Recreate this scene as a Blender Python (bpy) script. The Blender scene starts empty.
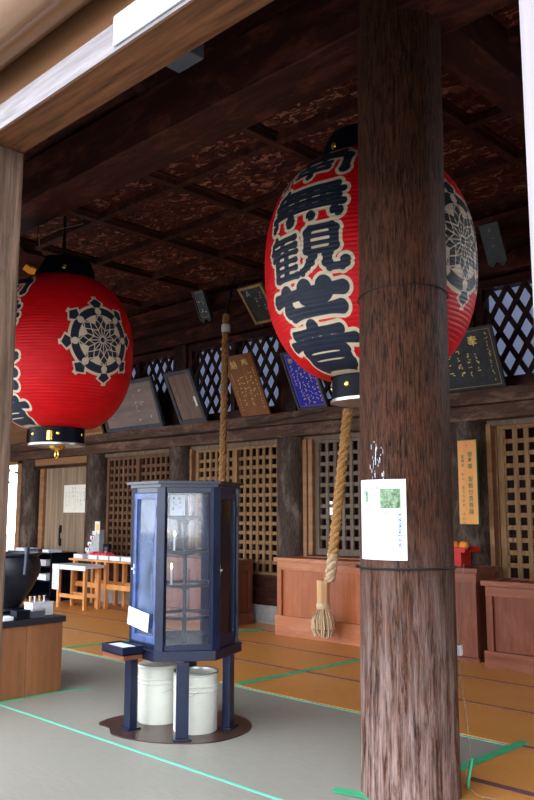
import bpy, bmesh, math, random
import numpy as np
from mathutils import Matrix, Vector
random.seed(7)
PI = math.pi
C = bpy.context.scene.collection
SC = bpy.context.scene

# ------------------------------------------------------------------ materials
def new_mat(name):
    m = bpy.data.materials.new(name); m.use_nodes = True
    nt = m.node_tree; nt.nodes.clear()
    out = nt.nodes.new('ShaderNodeOutputMaterial')
    b = nt.nodes.new('ShaderNodeBsdfPrincipled')
    nt.links.new(b.outputs[0], out.inputs[0])
    return m, nt, b, out

def coords(nt, scale, rnd=True):
    tc = nt.nodes.new('ShaderNodeTexCoord')
    mp = nt.nodes.new('ShaderNodeMapping'); mp.inputs['Scale'].default_value = scale
    nt.links.new(tc.outputs['Object'], mp.inputs[0])
    if rnd:
        oi = nt.nodes.new('ShaderNodeObjectInfo')
        mu = nt.nodes.new('ShaderNodeMath'); mu.operation = 'MULTIPLY'; mu.inputs[1].default_value = 37.0
        nt.links.new(oi.outputs['Random'], mu.inputs[0])
        cx = nt.nodes.new('ShaderNodeCombineXYZ')
        for i in range(3): nt.links.new(mu.outputs[0], cx.inputs[i])
        nt.links.new(cx.outputs[0], mp.inputs['Location'])
    return mp.outputs[0]

def noise(nt, vec, scale, detail=6, rough=0.6, dist=0.0):
    n = nt.nodes.new('ShaderNodeTexNoise')
    n.inputs['Scale'].default_value = scale; n.inputs['Detail'].default_value = detail
    n.inputs['Roughness'].default_value = rough; n.inputs['Distortion'].default_value = dist
    nt.links.new(vec, n.inputs['Vector'])
    return n.outputs['Fac']

def ramp(nt, fac, stops):
    r = nt.nodes.new('ShaderNodeValToRGB')
    el = r.color_ramp.elements
    while len(el) < len(stops): el.new(0.5)
    for e, (p, c) in zip(el, stops):
        e.position = p; e.color = (c[0], c[1], c[2], 1)
    nt.links.new(fac, r.inputs[0])
    return r.outputs[0]

def mix(nt, fac, a, b, mode='MIX'):
    m = nt.nodes.new('ShaderNodeMix'); m.data_type = 'RGBA'; m.blend_type = mode
    for inp, v in ((m.inputs[0], fac), (m.inputs[6], a), (m.inputs[7], b)):
        if isinstance(v, (int, float)): inp.default_value = v
        elif isinstance(v, tuple): inp.default_value = (v[0], v[1], v[2], 1)
        else: nt.links.new(v, inp)
    return m.outputs[2]

def bump(nt, b, h, strength=0.3, dist=0.01):
    n = nt.nodes.new('ShaderNodeBump')
    n.inputs['Strength'].default_value = strength; n.inputs['Distance'].default_value = dist
    nt.links.new(h, n.inputs['Height']); nt.links.new(n.outputs[0], b.inputs['Normal'])

def wood(name, dark, light, axis='z', rough=0.6, fine=30, stretch=14, bmp=0.35, worn=None, wornamt=0.5, spec=0.14):
    """wood with grain along one axis, optional worn blotches"""
    m, nt, b, _ = new_mat(name)
    s = [1, 1, 1]; s['xyz'.index(axis)] = 1.0 / stretch
    v = coords(nt, tuple(s))
    n1 = noise(nt, v, fine, 8, 0.65, 0.3)
    n2 = noise(nt, v, fine * 0.18, 4, 0.5, 0.6)
    col = ramp(nt, n1, [(0.3, dark), (0.72, light)])
    mid = tuple((dark[i] * 0.75 + light[i] * 0.25) for i in range(3))
    f2 = ramp(nt, n2, [(0.35, (0, 0, 0)), (0.7, (1, 1, 1))])
    col = mix(nt, f2, col, mix(nt, 0.65, col, mid))
    if worn:
        v2 = coords(nt, tuple([0.6 if k != 'xyz'.index(axis) else 0.22 for k in range(3)]))
        n3 = noise(nt, v2, 9, 9, 0.75, 0.4)
        f3 = ramp(nt, n3, [(0.5, (0, 0, 0)), (0.68, (wornamt,) * 3)])
        col = mix(nt, f3, col, worn)
    nt.links.new(col, b.inputs['Base Color'])
    b.inputs['Roughness'].default_value = rough
    b.inputs['Specular IOR Level'].default_value = spec
    bump(nt, b, n1, bmp, 0.01)
    return m

def plain(name, col, rough=0.5, metal=0.0, var=0.12, scale=12, spec=0.25, bmp=0.0, coat=0.0):
    m, nt, b, _ = new_mat(name)
    v = coords(nt, (1, 1, 1))
    n = noise(nt, v, scale, 5, 0.6)
    a = tuple(c * (1 - var) for c in col); d = tuple(min(1, c * (1 + var)) for c in col)
    nt.links.new(ramp(nt, n, [(0.3, a), (0.7, d)]), b.inputs['Base Color'])
    b.inputs['Roughness'].default_value = rough; b.inputs['Metallic'].default_value = metal
    b.inputs['Specular IOR Level'].default_value = spec; b.inputs['Coat Weight'].default_value = coat
    if bmp: bump(nt, b, n, bmp, 0.01)
    return m

def emit(name, col, strength):
    m = bpy.data.materials.new(name); m.use_nodes = True
    nt = m.node_tree; nt.nodes.clear()
    out = nt.nodes.new('ShaderNodeOutputMaterial'); e = nt.nodes.new('ShaderNodeEmission')
    e.inputs[0].default_value = (*col, 1); e.inputs[1].default_value = strength
    nt.links.new(e.outputs[0], out.inputs[0]); return m

def glass_mat(name, tint=(0.96, 0.98, 1.0), haze=0.012):
    m = bpy.data.materials.new(name); m.use_nodes = True
    nt = m.node_tree; nt.nodes.clear()
    out = nt.nodes.new('ShaderNodeOutputMaterial')
    tr = nt.nodes.new('ShaderNodeBsdfTransparent'); tr.inputs[0].default_value = (*tint, 1)
    gl = nt.nodes.new('ShaderNodeBsdfGlossy'); gl.inputs['Roughness'].default_value = 0.06
    df = nt.nodes.new('ShaderNodeBsdfDiffuse'); df.inputs[0].default_value = (0.3, 0.42, 0.75, 1)
    fr = nt.nodes.new('ShaderNodeFresnel'); fr.inputs[0].default_value = 1.5
    m1 = nt.nodes.new('ShaderNodeMixShader'); m2 = nt.nodes.new('ShaderNodeMixShader')
    v = coords(nt, (1, 1, 0.5))
    n = noise(nt, v, 7, 6, 0.7)
    h = nt.nodes.new('ShaderNodeMapRange'); h.inputs[1].default_value = 0.35; h.inputs[2].default_value = 0.75
    h.inputs[3].default_value = haze * 0.3; h.inputs[4].default_value = haze * 2
    nt.links.new(n, h.inputs[0])
    nt.links.new(h.outputs[0], m1.inputs[0]); nt.links.new(tr.outputs[0], m1.inputs[1]); nt.links.new(df.outputs[0], m1.inputs[2])
    nt.links.new(fr.outputs[0], m2.inputs[0]); nt.links.new(m1.outputs[0], m2.inputs[1]); nt.links.new(gl.outputs[0], m2.inputs[2])
    nt.links.new(m2.outputs[0], out.inputs[0]); return m

def paper_light_mat(name):
    m = bpy.data.materials.new(name); m.use_nodes = True
    nt = m.node_tree; nt.nodes.clear()
    out = nt.nodes.new('ShaderNodeOutputMaterial')
    d = nt.nodes.new('ShaderNodeBsdfDiffuse'); d.inputs[0].default_value = (0.55, 0.58, 0.68, 1)
    t = nt.nodes.new('ShaderNodeBsdfTranslucent'); t.inputs[0].default_value = (0.5, 0.53, 0.64, 1)
    mx = nt.nodes.new('ShaderNodeMixShader'); mx.inputs[0].default_value = PAPER_T
    nt.links.new(d.outputs[0], mx.inputs[1]); nt.links.new(t.outputs[0], mx.inputs[2]); nt.links.new(mx.outputs[0], out.inputs[0])
    return m
PAPER_T = 0.5

# big weathered pillar
def pillar_mat(name, dark, light, pale, zfade=(0.15, 1.5)):
    m, nt, b, _ = new_mat(name)
    v = coords(nt, (1, 1, 0.09), False)
    vl = coords(nt, (1, 1, 0.35), False)
    n1 = noise(nt, v, 95, 7, 0.72, 0.8)
    n2 = noise(nt, vl, 9, 6, 0.65, 0.8)
    n3 = noise(nt, v, 34, 6, 0.7, 0.5)
    col = ramp(nt, n1, [(0.40, dark), (0.52, light), (0.66, tuple(c * 1.6 for c in light))])
    # paler wood: some wear, mostly light painted in, strongest at the foot
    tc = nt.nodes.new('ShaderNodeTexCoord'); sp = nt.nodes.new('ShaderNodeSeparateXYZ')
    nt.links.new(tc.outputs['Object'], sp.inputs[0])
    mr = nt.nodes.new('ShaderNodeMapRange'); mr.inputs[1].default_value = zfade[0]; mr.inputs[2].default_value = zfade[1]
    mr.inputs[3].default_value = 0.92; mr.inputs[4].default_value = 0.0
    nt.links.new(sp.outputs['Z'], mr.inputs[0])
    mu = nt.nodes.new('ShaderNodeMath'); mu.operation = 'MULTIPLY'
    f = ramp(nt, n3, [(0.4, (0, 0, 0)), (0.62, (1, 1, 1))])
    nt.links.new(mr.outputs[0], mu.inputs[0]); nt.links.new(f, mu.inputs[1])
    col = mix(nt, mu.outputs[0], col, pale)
    red = ramp(nt, n2, [(0.5, (0, 0, 0)), (0.75, (0.45,) * 3)])
    col = mix(nt, red, col, (light[0] * 1.7, light[1] * 1.15, light[2] * 0.9))
    nt.links.new(col, b.inputs['Base Color'])
    b.inputs['Roughness'].default_value = 0.6; b.inputs['Specular IOR Level'].default_value = 0.16
    bump(nt, b, n1, 0.9, 0.02)
    return m

# peeling painted ceiling panels
def peel_mat(name):
    m, nt, b, _ = new_mat(name)
    v = coords(nt, (1, 1, 1), False)
    nz = nt.nodes.new('ShaderNodeTexNoise'); nz.inputs['Scale'].default_value = 5; nz.inputs['Detail'].default_value = 5
    nt.links.new(v, nz.inputs['Vector'])
    va = nt.nodes.new('ShaderNodeVectorMath'); va.operation = 'ADD'
    sc = nt.nodes.new('ShaderNodeVectorMath'); sc.operation = 'SCALE'; sc.inputs['Scale'].default_value = 0.35
    nt.links.new(nz.outputs['Color'], sc.inputs[0]); nt.links.new(v, va.inputs[0]); nt.links.new(sc.outputs[0], va.inputs[1])
    st_ = nt.nodes.new('ShaderNodeMapping'); st_.inputs['Rotation'].default_value = (0, 0, 0.6); st_.inputs['Scale'].default_value = (0.55, 1.6, 1); nt.links.new(va.outputs[0], st_.inputs[0])
    vo = nt.nodes.new('ShaderNodeTexVoronoi'); vo.inputs['Scale'].default_value = 22
    nt.links.new(st_.outputs[0], vo.inputs['Vector'])
    sr = nt.nodes.new('ShaderNodeSeparateColor'); nt.links.new(vo.outputs['Color'], sr.inputs[0])
    col = ramp(nt, sr.outputs[0], [(0.0, (0.012, 0.004, 0.004)), (0.35, (0.085, 0.016, 0.012)), (0.6, (0.028, 0.009, 0.008)),
                                   (0.84, (0.13, 0.034, 0.02)), (0.98, (0.32, 0.15, 0.09))])
    nt.links.new(col, b.inputs['Base Color']); b.inputs['Roughness'].default_value = 0.6; b.inputs['Specular IOR Level'].default_value = 0.12
    bump(nt, b, sr.outputs[1], 0.8, 0.03)
    return m

M = {}
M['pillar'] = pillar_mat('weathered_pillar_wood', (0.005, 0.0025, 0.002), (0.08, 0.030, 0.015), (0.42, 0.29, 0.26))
M['column'] = wood('weathered_column_wood', (0.014, 0.008, 0.006), (0.10, 0.062, 0.045), 'z', 0.6, 40, 4, 0.6, (0.26, 0.19, 0.15), 0.6)
M['dark_x'] = wood('dark_beam_wood_x', (0.013, 0.004, 0.004), (0.066, 0.020, 0.014), 'x', 0.5, 16, 10, 0.4, (0.20, 0.055, 0.03), 0.6)
M['dark_y'] = wood('dark_beam_wood_y', (0.013, 0.004, 0.004), (0.066, 0.020, 0.014), 'y', 0.5, 16, 10, 0.4, (0.20, 0.055, 0.03), 0.6)
M['dark_z'] = wood('dark_post_wood', (0.012, 0.005, 0.004), (0.055, 0.024, 0.018), 'z', 0.5, 20, 10, 0.4, (0.13, 0.06, 0.045), 0.5)
M['rail_x'] = wood('weathered_rail_wood', (0.028, 0.014, 0.010), (0.15, 0.075, 0.05), 'x', 0.6, 22, 12, 0.5, (0.32, 0.19, 0.13), 0.7)
M['eave'] = wood('brown_eave_wood', (0.05, 0.02, 0.009), (0.30, 0.125, 0.055), 'x', 0.6, 30, 16, 0.5, (0.1, 0.05, 0.03), 0.5)
M['lit_face'] = wood('lit_face_wood', (0.12, 0.10, 0.10), (0.36, 0.33, 0.345), 'x', 0.6, 30, 16, 0.5)  # pale grey carries the daylight on the porch beam's outer side
M['log'] = wood('smooth_log_wood', (0.15, 0.068, 0.028), (0.27, 0.13, 0.06), 'x', 0.35, 12, 20, 0.1, None, 0.5, 0.6)
M['log'].node_tree.nodes['Principled BSDF'].inputs['Coat Weight'].default_value = 0.7
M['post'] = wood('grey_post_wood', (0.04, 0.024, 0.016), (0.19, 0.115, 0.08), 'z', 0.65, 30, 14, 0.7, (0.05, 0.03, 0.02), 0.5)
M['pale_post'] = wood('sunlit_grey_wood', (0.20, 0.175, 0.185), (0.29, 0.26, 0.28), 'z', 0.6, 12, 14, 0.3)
M['lattice_tan'] = wood('tan_lattice_wood', (0.13, 0.065, 0.025), (0.38, 0.215, 0.10), 'z', 0.6, 22, 12, 0.3)
M['lattice_red'] = wood('brown_lattice_wood', (0.07, 0.03, 0.017), (0.20, 0.10, 0.055), 'z', 0.6, 22, 12, 0.3)
M['lattice_grey'] = wood('grey_lattice_wood', (0.09, 0.062, 0.042), (0.24, 0.175, 0.125), 'z', 0.6, 22, 12, 0.3)
M['box'] = wood('reddish_box_wood', (0.22, 0.055, 0.016), (0.52, 0.155, 0.048), 'z', 0.42, 14, 14, 0.2, (0.58, 0.24, 0.11), 0.35, 0.3)
M['box_x'] = wood('reddish_box_wood_x', (0.28, 0.08, 0.028), (0.58, 0.215, 0.09), 'x', 0.42, 14, 14, 0.2, (0.6, 0.34, 0.22), 0.4, 0.3)
M['boxd'] = wood('dark_box_wood', (0.10, 0.024, 0.010), (0.26, 0.072, 0.034), 'z', 0.45, 14, 14, 0.2, (0.34, 0.14, 0.09), 0.35, 0.25)
M['boxd_x'] = wood('dark_box_wood_x', (0.13, 0.035, 0.015), (0.30, 0.095, 0.05), 'x', 0.45, 14, 14, 0.2, (0.38, 0.17, 0.11), 0.35, 0.25)
M['chest'] = wood('counter_board_wood', (0.14, 0.052, 0.02), (0.32, 0.13, 0.055), 'z', 0.55, 12, 12, 0.3, (0.25, 0.14, 0.08), 0.4)
M['slab'] = plain('dark_counter_slab', (0.014, 0.013, 0.017), 0.4)
M['door'] = wood('grey_brown_door_planks', (0.15, 0.095, 0.06), (0.43, 0.31, 0.21), 'z', 0.6, 12, 20, 0.3)
M['door_x'] = wood('brown_lintel_wood', (0.22, 0.10, 0.045), (0.42, 0.22, 0.11), 'x', 0.6, 12, 14, 0.3)
M['table'] = wood('orange_table_wood', (0.5, 0.2, 0.06), (0.8, 0.38, 0.14), 'z', 0.4, 12, 12, 0.15)
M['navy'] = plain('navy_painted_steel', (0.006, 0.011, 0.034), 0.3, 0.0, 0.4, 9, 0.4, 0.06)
M['navy_door'] = plain('worn_skylit_blue_steel', (0.04, 0.075, 0.22), 0.35, 0.0, 0.5, 10, 0.5, 0.06)  # left door: wear plus sky light put into a lighter blue
M['glass'] = glass_mat('old_glass')
M['glass_sky_haze'] = glass_mat('sky_hazed_glass', (0.6, 0.7, 0.95), 0.22)  # sky reflected in the left door pane, painted as blue haze
M['pail'] = plain('cream_enamel_pail', (0.66, 0.66, 0.58), 0.3, 0.0, 0.06, 8)
M['steel'] = plain('bare_steel', (0.5, 0.5, 0.5), 0.35, 0.9)
M['rust'] = plain('rusty_stained_plate', (0.05, 0.022, 0.02), 0.3, 0.0, 0.4, 9, 0.5, 0.2)
M['black'] = plain('black_lacquer', (0.003, 0.004, 0.009), 0.45, 0.0, 0.3, 8, 0.1)
M['iron'] = plain('black_bronze', (0.012, 0.012, 0.018), 0.42, 0.2, 0.4, 12, 0.4, 0.1)
M['gold'] = plain('gilt_metal', (0.85, 0.55, 0.12), 0.25, 0.9, 0.15)
M['goldpaint'] = plain('gold_paint', (0.78, 0.56, 0.17), 0.45, 0.1, 0.15)
M['goldtrim'] = plain('dull_gold_paint', (0.36, 0.24, 0.10), 0.5, 0.1, 0.3)
M['silver'] = plain('pale_metal', (0.6, 0.61, 0.64), 0.3, 0.3)
M['white'] = plain('white_paper', (0.7, 0.72, 0.75), 0.6, 0.0, 0.03)
M['cream'] = plain('cream_paper', (0.8, 0.76, 0.66), 0.6, 0.0, 0.05)
M['ink'] = plain('black_ink', (0.03, 0.03, 0.04), 0.6)
M['green_ink'] = plain('green_ink', (0.03, 0.16, 0.07), 0.6)
M['blue_ink'] = plain('blue_ink', (0.05, 0.2, 0.65), 0.6)
M['red_ink'] = plain('red_ink', (0.7, 0.05, 0.07), 0.6)
M['sign'] = wood('orange_sign_board', (0.68, 0.27, 0.07), (0.85, 0.4, 0.13), 'z', 0.45, 10, 14, 0.05)
M['plaque_brown'] = wood('brown_plaque_board', (0.2, 0.075, 0.03), (0.33, 0.14, 0.06), 'z', 0.4, 12, 12, 0.1)
M['plaque_blue'] = plain('ultramarine_plaque_board', (0.008, 0.02, 0.42), 0.35, 0.0, 0.2)
M['plaque_grey'] = wood('faded_plaque_board', (0.16, 0.12, 0.11), (0.3, 0.235, 0.215), 'x', 0.6, 10, 10, 0.2, (0.36, 0.2, 0.15), 0.4)
M['plaque_faded'] = wood('faded_brown_plaque_board', (0.13, 0.085, 0.07), (0.27, 0.18, 0.145), 'z', 0.6, 14, 10, 0.2)
M['plaque_black'] = plain('black_plaque_board', (0.03, 0.036, 0.042), 0.35, 0.0, 0.3)
M['frame_grey'] = plain('dark_grey_frame', (0.055, 0.06, 0.075), 0.5, 0.0, 0.3)
M['redlac'] = plain('red_lacquer', (0.5, 0.015, 0.015), 0.2, 0.0, 0.1)
M['orange'] = plain('orange_cloth', (0.9, 0.3, 0.03), 0.5, 0.0, 0.1)
M['rope'] = plain('hemp_rope', (0.50, 0.27, 0.10), 0.8, 0.0, 0.35, 60, 0.2, 0.6)
M['rope_old'] = plain('dark_hemp_rope', (0.38, 0.20, 0.08), 0.8, 0.0, 0.35, 60, 0.2, 0.6)
M['rope_pale'] = plain('pale_hemp_rope', (0.62, 0.44, 0.27), 0.8, 0.0, 0.25, 60, 0.2, 0.6)
M['grip'] = wood('pale_grip_wood', (0.5, 0.27, 0.12), (0.72, 0.45, 0.25), 'z', 0.5, 14, 12, 0.1)
M['tape'] = plain('green_floor_tape', (0.05, 0.42, 0.2), 0.5, 0.0, 0.15)
M['tape_thin'] = plain('pale_green_floor_tape', (0.14, 0.62, 0.45), 0.5, 0.0, 0.1)
M['binding'] = plain('purple_brown_binding', (0.16, 0.07, 0.075), 0.7, 0.0, 0.15)
M['cord'] = plain('black_cord', (0.015, 0.015, 0.018), 0.5)
M['cord_w'] = plain('grey_cord', (0.2, 0.18, 0.16), 0.5)
M['stone'] = plain('grey_foundation_stone', (0.32, 0.31, 0.3), 0.8, 0.0, 0.25, 14, 0.3, 0.4)
M['peel'] = peel_mat('peeling_painted_boards')
M['flame'] = emit('candle_flame', (1.0, 0.42, 0.12), 25)
M['lamp'] = emit('warm_lamp', (1.0, 0.5, 0.2), 2.5)
M['coolwin'] = emit('lit_window_beyond', (0.9, 0.95, 1.0), 1.2)
M['wax'] = plain('candle_wax', (0.8, 0.8, 0.78), 0.4)
M['shoji'] = paper_light_mat('shoji_paper')
M['gravel'] = plain('pale_gravel', (0.2, 0.195, 0.185), 0.9, 0.0, 0.2, 30)
M['leaf'] = plain('green_foliage', (0.10, 0.22, 0.05), 0.6, 0.0, 0.6, 8)
M['photo_green'] = plain('printed_photo_green', (0.16, 0.25, 0.14), 0.4, 0.0, 0.8, 60)
M['photo_grey'] = plain('printed_photo_grey', (0.45, 0.5, 0.6), 0.4, 0.0, 0.6, 50)
M['greybit'] = plain('grey_blue_tag', (0.07, 0.085, 0.11), 0.5)

def tatami_mat():
    m, nt, b, _ = new_mat('tatami_matting')
    v = coords(nt, (3, 90, 1), False); v2 = coords(nt, (1, 1, 1), False)
    n = noise(nt, v, 3, 4, 0.6); n2 = noise(nt, v2, 1.6, 5, 0.6)
    col = ramp(nt, n, [(0.3, (0.50, 0.19, 0.034)), (0.7, (0.70, 0.30, 0.066))])
    col = mix(nt, ramp(nt, n2, [(0.4, (0, 0, 0)), (0.7, (0.35,) * 3)]), col, (0.72, 0.35, 0.12))
    nt.links.new(col, b.inputs['Base Color']); b.inputs['Roughness'].default_value = 0.38
    b.inputs['Specular IOR Level'].default_value = 0.35
    bump(nt, b, n, 0.15, 0.004); return m
def sheet_mat():
    m, nt, b, _ = new_mat('grey_floor_sheeting')
    v = coords(nt, (2, 30, 1), False); v2 = coords(nt, (1, 1, 1), False)
    n = noise(nt, v, 4, 4, 0.6); n2 = noise(nt, v2, 1.3, 5, 0.6)
    col = ramp(nt, n, [(0.3, (0.27, 0.262, 0.22)), (0.7, (0.345, 0.33, 0.28))])
    col = mix(nt, ramp(nt, n2, [(0.4, (0, 0, 0)), (0.7, (0.6,) * 3)]), col, (0.30, 0.285, 0.25))
    nt.links.new(col, b.inputs['Base Color']); b.inputs['Roughness'].default_value = 0.42
    b.inputs['Specular IOR Level'].default_value = 0.4
    bump(nt, b, n, 0.08, 0.003); return m
M['tatami'] = tatami_mat(); M['sheet'] = sheet_mat()

# ------------------------------------------------------------------ mesh helpers
def bx(bm, x0, x1, y0, y1, z0, z1, T=None, bev=0.0):
    vs = [bm.verts.new((x, y, z)) for x in (x0, x1) for y in (y0, y1) for z in (z0, z1)]
    fs = [(0, 1, 3, 2), (4, 6, 7, 5), (0, 4, 5, 1), (2, 3, 7, 6), (0, 2, 6, 4), (1, 5, 7, 3)]
    faces = [bm.faces.new([vs[i] for i in f]) for f in fs]
    if bev:
        es = list({e for f in faces for e in f.edges})
        r = bmesh.ops.bevel(bm, geom=es, offset=bev, segments=2, affect='EDGES', profile=0.6)
        vs = list({v for v in r['verts']} | {v for v in vs if v.is_valid})
    if T is not None:
        for v in vs:
            if v.is_valid: v.co = T @ v.co
    return vs

def tube(bm, pts, r, n=10, cap=True, radii=None):
    pts = [Vector(p) for p in pts]; rings = []
    up = Vector((0, 0, 1))
    for i, p in enumerate(pts):
        d = (pts[min(i + 1, len(pts) - 1)] - pts[max(i - 1, 0)]).normalized()
        ref = up if abs(d.dot(up)) < 0.95 else Vector((1, 0, 0))
        a = d.cross(ref).normalized(); b = d.cross(a).normalized()
        rr = radii[i] if radii else r
        rings.append([bm.verts.new(p + (a * math.cos(2 * PI * k / n) + b * math.sin(2 * PI * k / n)) * rr) for k in range(n)])
    for i in range(len(rings) - 1):
        for k in range(n):
            bm.faces.new((rings[i][k], rings[i][(k + 1) % n], rings[i + 1][(k + 1) % n], rings[i + 1][k]))
    if cap:
        bm.faces.new(rings[0]); bm.faces.new(rings[-1])

def lathe(bm, prof, n=32, c=(0, 0), a0=0.0):
    """prof = [(r, z)...] bottom to top"""
    rings = []
    for r, z in prof:
        if r < 1e-5: rings.append([bm.verts.new((c[0], c[1], z))])
        else: rings.append([bm.verts.new((c[0] + r * math.cos(a0 + 2 * PI * k / n), c[1] + r * math.sin(a0 + 2 * PI * k / n), z)) for k in range(n)])
    for i in range(len(rings) - 1):
        A, B = rings[i], rings[i + 1]
        for k in range(n):
            k2 = (k + 1) % n
            if len(A) == 1 and len(B) == 1: continue
            if len(A) == 1: bm.faces.new((A[0], B[k2], B[k]))
            elif len(B) == 1: bm.faces.new((A[k], A[k2], B[0]))
            else: bm.faces.new((A[k], A[k2], B[k2], B[k]))

def prism(bm, pts, z0, z1, T=None):
    lo = [bm.verts.new((x, y, z0)) for x, y in pts]; hi = [bm.verts.new((x, y, z1)) for x, y in pts]
    n = len(pts)
    bm.faces.new(lo[::-1]); bm.faces.new(hi)
    for i in range(n): bm.faces.new((lo[i], lo[(i + 1) % n], hi[(i + 1) % n], hi[i]))
    if T is not None:
        for v in lo + hi: v.co = T @ v.co

def obj(name, bm, mat, parent=None, smooth=False, origin=None, sharp=35):
    bmesh.ops.recalc_face_normals(bm, faces=bm.faces)
    if parent is None:
        if origin is None and bm.verts:
            xs = [v.co.x for v in bm.verts]; ys = [v.co.y for v in bm.verts]; zs = [v.co.z for v in bm.verts]
            origin = ((min(xs) + max(xs)) / 2, (min(ys) + max(ys)) / 2, min(zs))
        for v in bm.verts: v.co -= Vector(origin)
    me = bpy.data.meshes.new(name); bm.to_mesh(me); bm.free()
    me.materials.append(M[mat] if isinstance(mat, str) else mat)
    if smooth:
        me.polygons.foreach_set('use_smooth', [True] * len(me.polygons))
        try: me.set_sharp_from_angle(angle=math.radians(sharp))
        except Exception: pass
    o = bpy.data.objects.new(name, me); C.objects.link(o)
    if parent is None: o.location = origin
    else: o.parent = parent
    return o

def BM(): return bmesh.new()
def box_obj(name, dims, mat, parent=None, bev=0.004):
    b = BM(); bx(b, *dims, bev=bev); return obj(name, b, mat, parent)

def tag(o, label, cat, group=None):
    o['label'] = label; o['category'] = cat
    if group: o['group'] = group
    return o
def struct(o): o['kind'] = 'structure'; return o
def thing(name, label, cat, loc=(0, 0, 0), rotz=0.0, group=None, rotx=0.0):
    o = bpy.data.objects.new(name, None); C.objects.link(o); o.empty_display_size = 0.1
    o.location = loc; o.rotation_euler = (rotx, 0, rotz)
    return tag(o, label, cat, group)
def dup(root, loc, label, group=None, rotz=None):
    r = root.copy(); C.objects.link(r); r.location = loc; r['label'] = label
    if rotz is not None: r.rotation_euler.z = rotz
    if group: r['group'] = group
    for ch in list(root.children):
        c = ch.copy(); C.objects.link(c); c.parent = r
        for g in list(ch.children):
            d = g.copy(); C.objects.link(d); d.parent = c
    return r

# characters from Blender's built-in font, as flat faces in the local x-z plane, facing -y
_gly = {}
def glyph(ch, bold=0.0):
    k = (ch, bold)
    if k not in _gly:
        cu = bpy.data.curves.new('glyph', 'FONT'); cu.body = ch; cu.offset = bold; cu.resolution_u = 3
        cu.align_x = 'CENTER'; cu.align_y = 'CENTER'
        o = bpy.data.objects.new('glyph', cu); C.objects.link(o)
        bpy.context.view_layer.update()
        me = bpy.data.meshes.new_from_object(o.evaluated_get(bpy.context.evaluated_depsgraph_get()))
        _gly[k] = ([tuple(v.co) for v in me.vertices], [tuple(p.vertices) for p in me.polygons])
        bpy.data.objects.remove(o); bpy.data.curves.remove(cu); bpy.data.meshes.remove(me)
    return _gly[k]
def put_char(bm, ch, cx, cz, size, y, bold=0.02, wx=1.0):
    vs, fs = glyph(ch, bold)
    if not vs: return
    mx = (min(v[0] for v in vs) + max(v[0] for v in vs)) / 2; my = (min(v[1] for v in vs) + max(v[1] for v in vs)) / 2
    nv = [bm.verts.new((cx + (v[0] - mx) * size * wx, y, cz + (v[1] - my) * size)) for v in vs]
    for f in fs:
        try: bm.faces.new([nv[i] for i in f])
        except ValueError: pass
def put_column(bm, s, x, ztop, step, size, y, bold=0.02):
    for i, ch in enumerate(s):
        if ch != ' ': put_char(bm, ch, x, ztop - step * (i + 0.5), size, y, bold)
def stroke2(bm, x0, z0, x1, z1, w, y):
    d = Vector((x1 - x0, z1 - z0)); L = d.length or 1e-6; n = Vector((-d.y, d.x)) / L * w / 2
    a = [(x0 + n.x * 0.5, z0 + n.y * 0.5), (x0 - n.x * 0.5, z0 - n.y * 0.5), (x1 - n.x, z1 - n.y), (x1 + n.x, z1 + n.y)]
    bm.faces.new([bm.verts.new((p[0], y, p[1])) for p in a])
def brush_columns(bm, cols, y, rnd, w=0.16, fill=0.75):
    """unreadable brush writing: cols = [(x, ztop, zbottom, size)]"""
    for x, zt, zb, s in cols:
        z = zt
        while z - s > zb:
            if rnd.random() < fill + 0.2:
                for _ in range(rnd.randint(2, 4)):
                    ax = x + rnd.uniform(-.4, .15) * s; az = z - rnd.uniform(.1, .8) * s
                    if rnd.random() < .55: bxx = ax + rnd.uniform(.25, .55) * s; bz = az + rnd.uniform(-.1, .15) * s
                    else: bxx = ax + rnd.uniform(-.25, .25) * s; bz = az - rnd.uniform(.2, .5) * s
                    stroke2(bm, ax, az, bxx, bz, w * s, y)
            z -= s * rnd.uniform(1.0, 1.35)

# ================================================================== SETTING
YW = 8.1
# floors
o = struct(box_obj('floor', (-17, 3, 1.2, 13.5, -0.25, -0.02), 'sheet', bev=0))
b = BM(); bx(b, -17, -2.63, 1.2, 5.03, -0.02, 0.0); bx(b, -2.63, 3, 1.2, 3.55, -0.02, 0.0)
struct(obj('floor_grey_sheeting', b, 'sheet'))
b = BM()
bx(b, -16.5, 3, 5.03, 8.35, -0.02, 0.006)
bx(b, -2.63, 3, 3.55, 5.03, -0.02, 0.006)
tm = obj('floor_tatami', b, 'tatami'); struct(tm)
b = BM()
for yy in (5.88, 6.74, 7.5):
    bx(b, -16.5, 3, yy - 0.016, yy + 0.016, 0.006, 0.009)
bx(b, -2.6, 3, 5.02, 5.05, 0.006, 0.009)
bx(b, -2.5, 3, 4.20, 4.26, 0.006, 0.009)
ob = obj('tatami_binding', b, 'binding'); ob.parent = tm; ob.matrix_parent_inverse = tm.matrix_world.inverted()
# the object origin of a parented mesh must follow the floor piece
for o_ in (ob,):
    o_.matrix_parent_inverse = Matrix.Identity(4)
    o_.location = Vector(o_.location) - Vector(tm.location)

# outside ground
struct(box_obj('floor_outside', (-60, 40, -40, 1.2, -0.35, -0.25), 'gravel', bev=0))
struct(box_obj('floor_yard_beyond', (-60, -17, 1.2, 40, -0.35, -0.25), 'gravel', bev=0))

# ceiling: coffers with peeling painted boards
b = BM(); bx(b, -17, 3, 3.9, 8.3, 4.79, 4.9)
ceil = struct(obj('ceiling', b, 'peel'))
b = BM()
for i in range(15):
    x = -4.6 + (i - 9) * 1.36
    bx(b, x - 0.04, x + 0.04, 3.9, 8.3, 4.71, 4.84)
for yy in (4.85, 5.75, 6.65, 7.5):
    bx(b, -17, 3, yy - 0.04, yy + 0.04, 4.712, 4.84)
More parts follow.
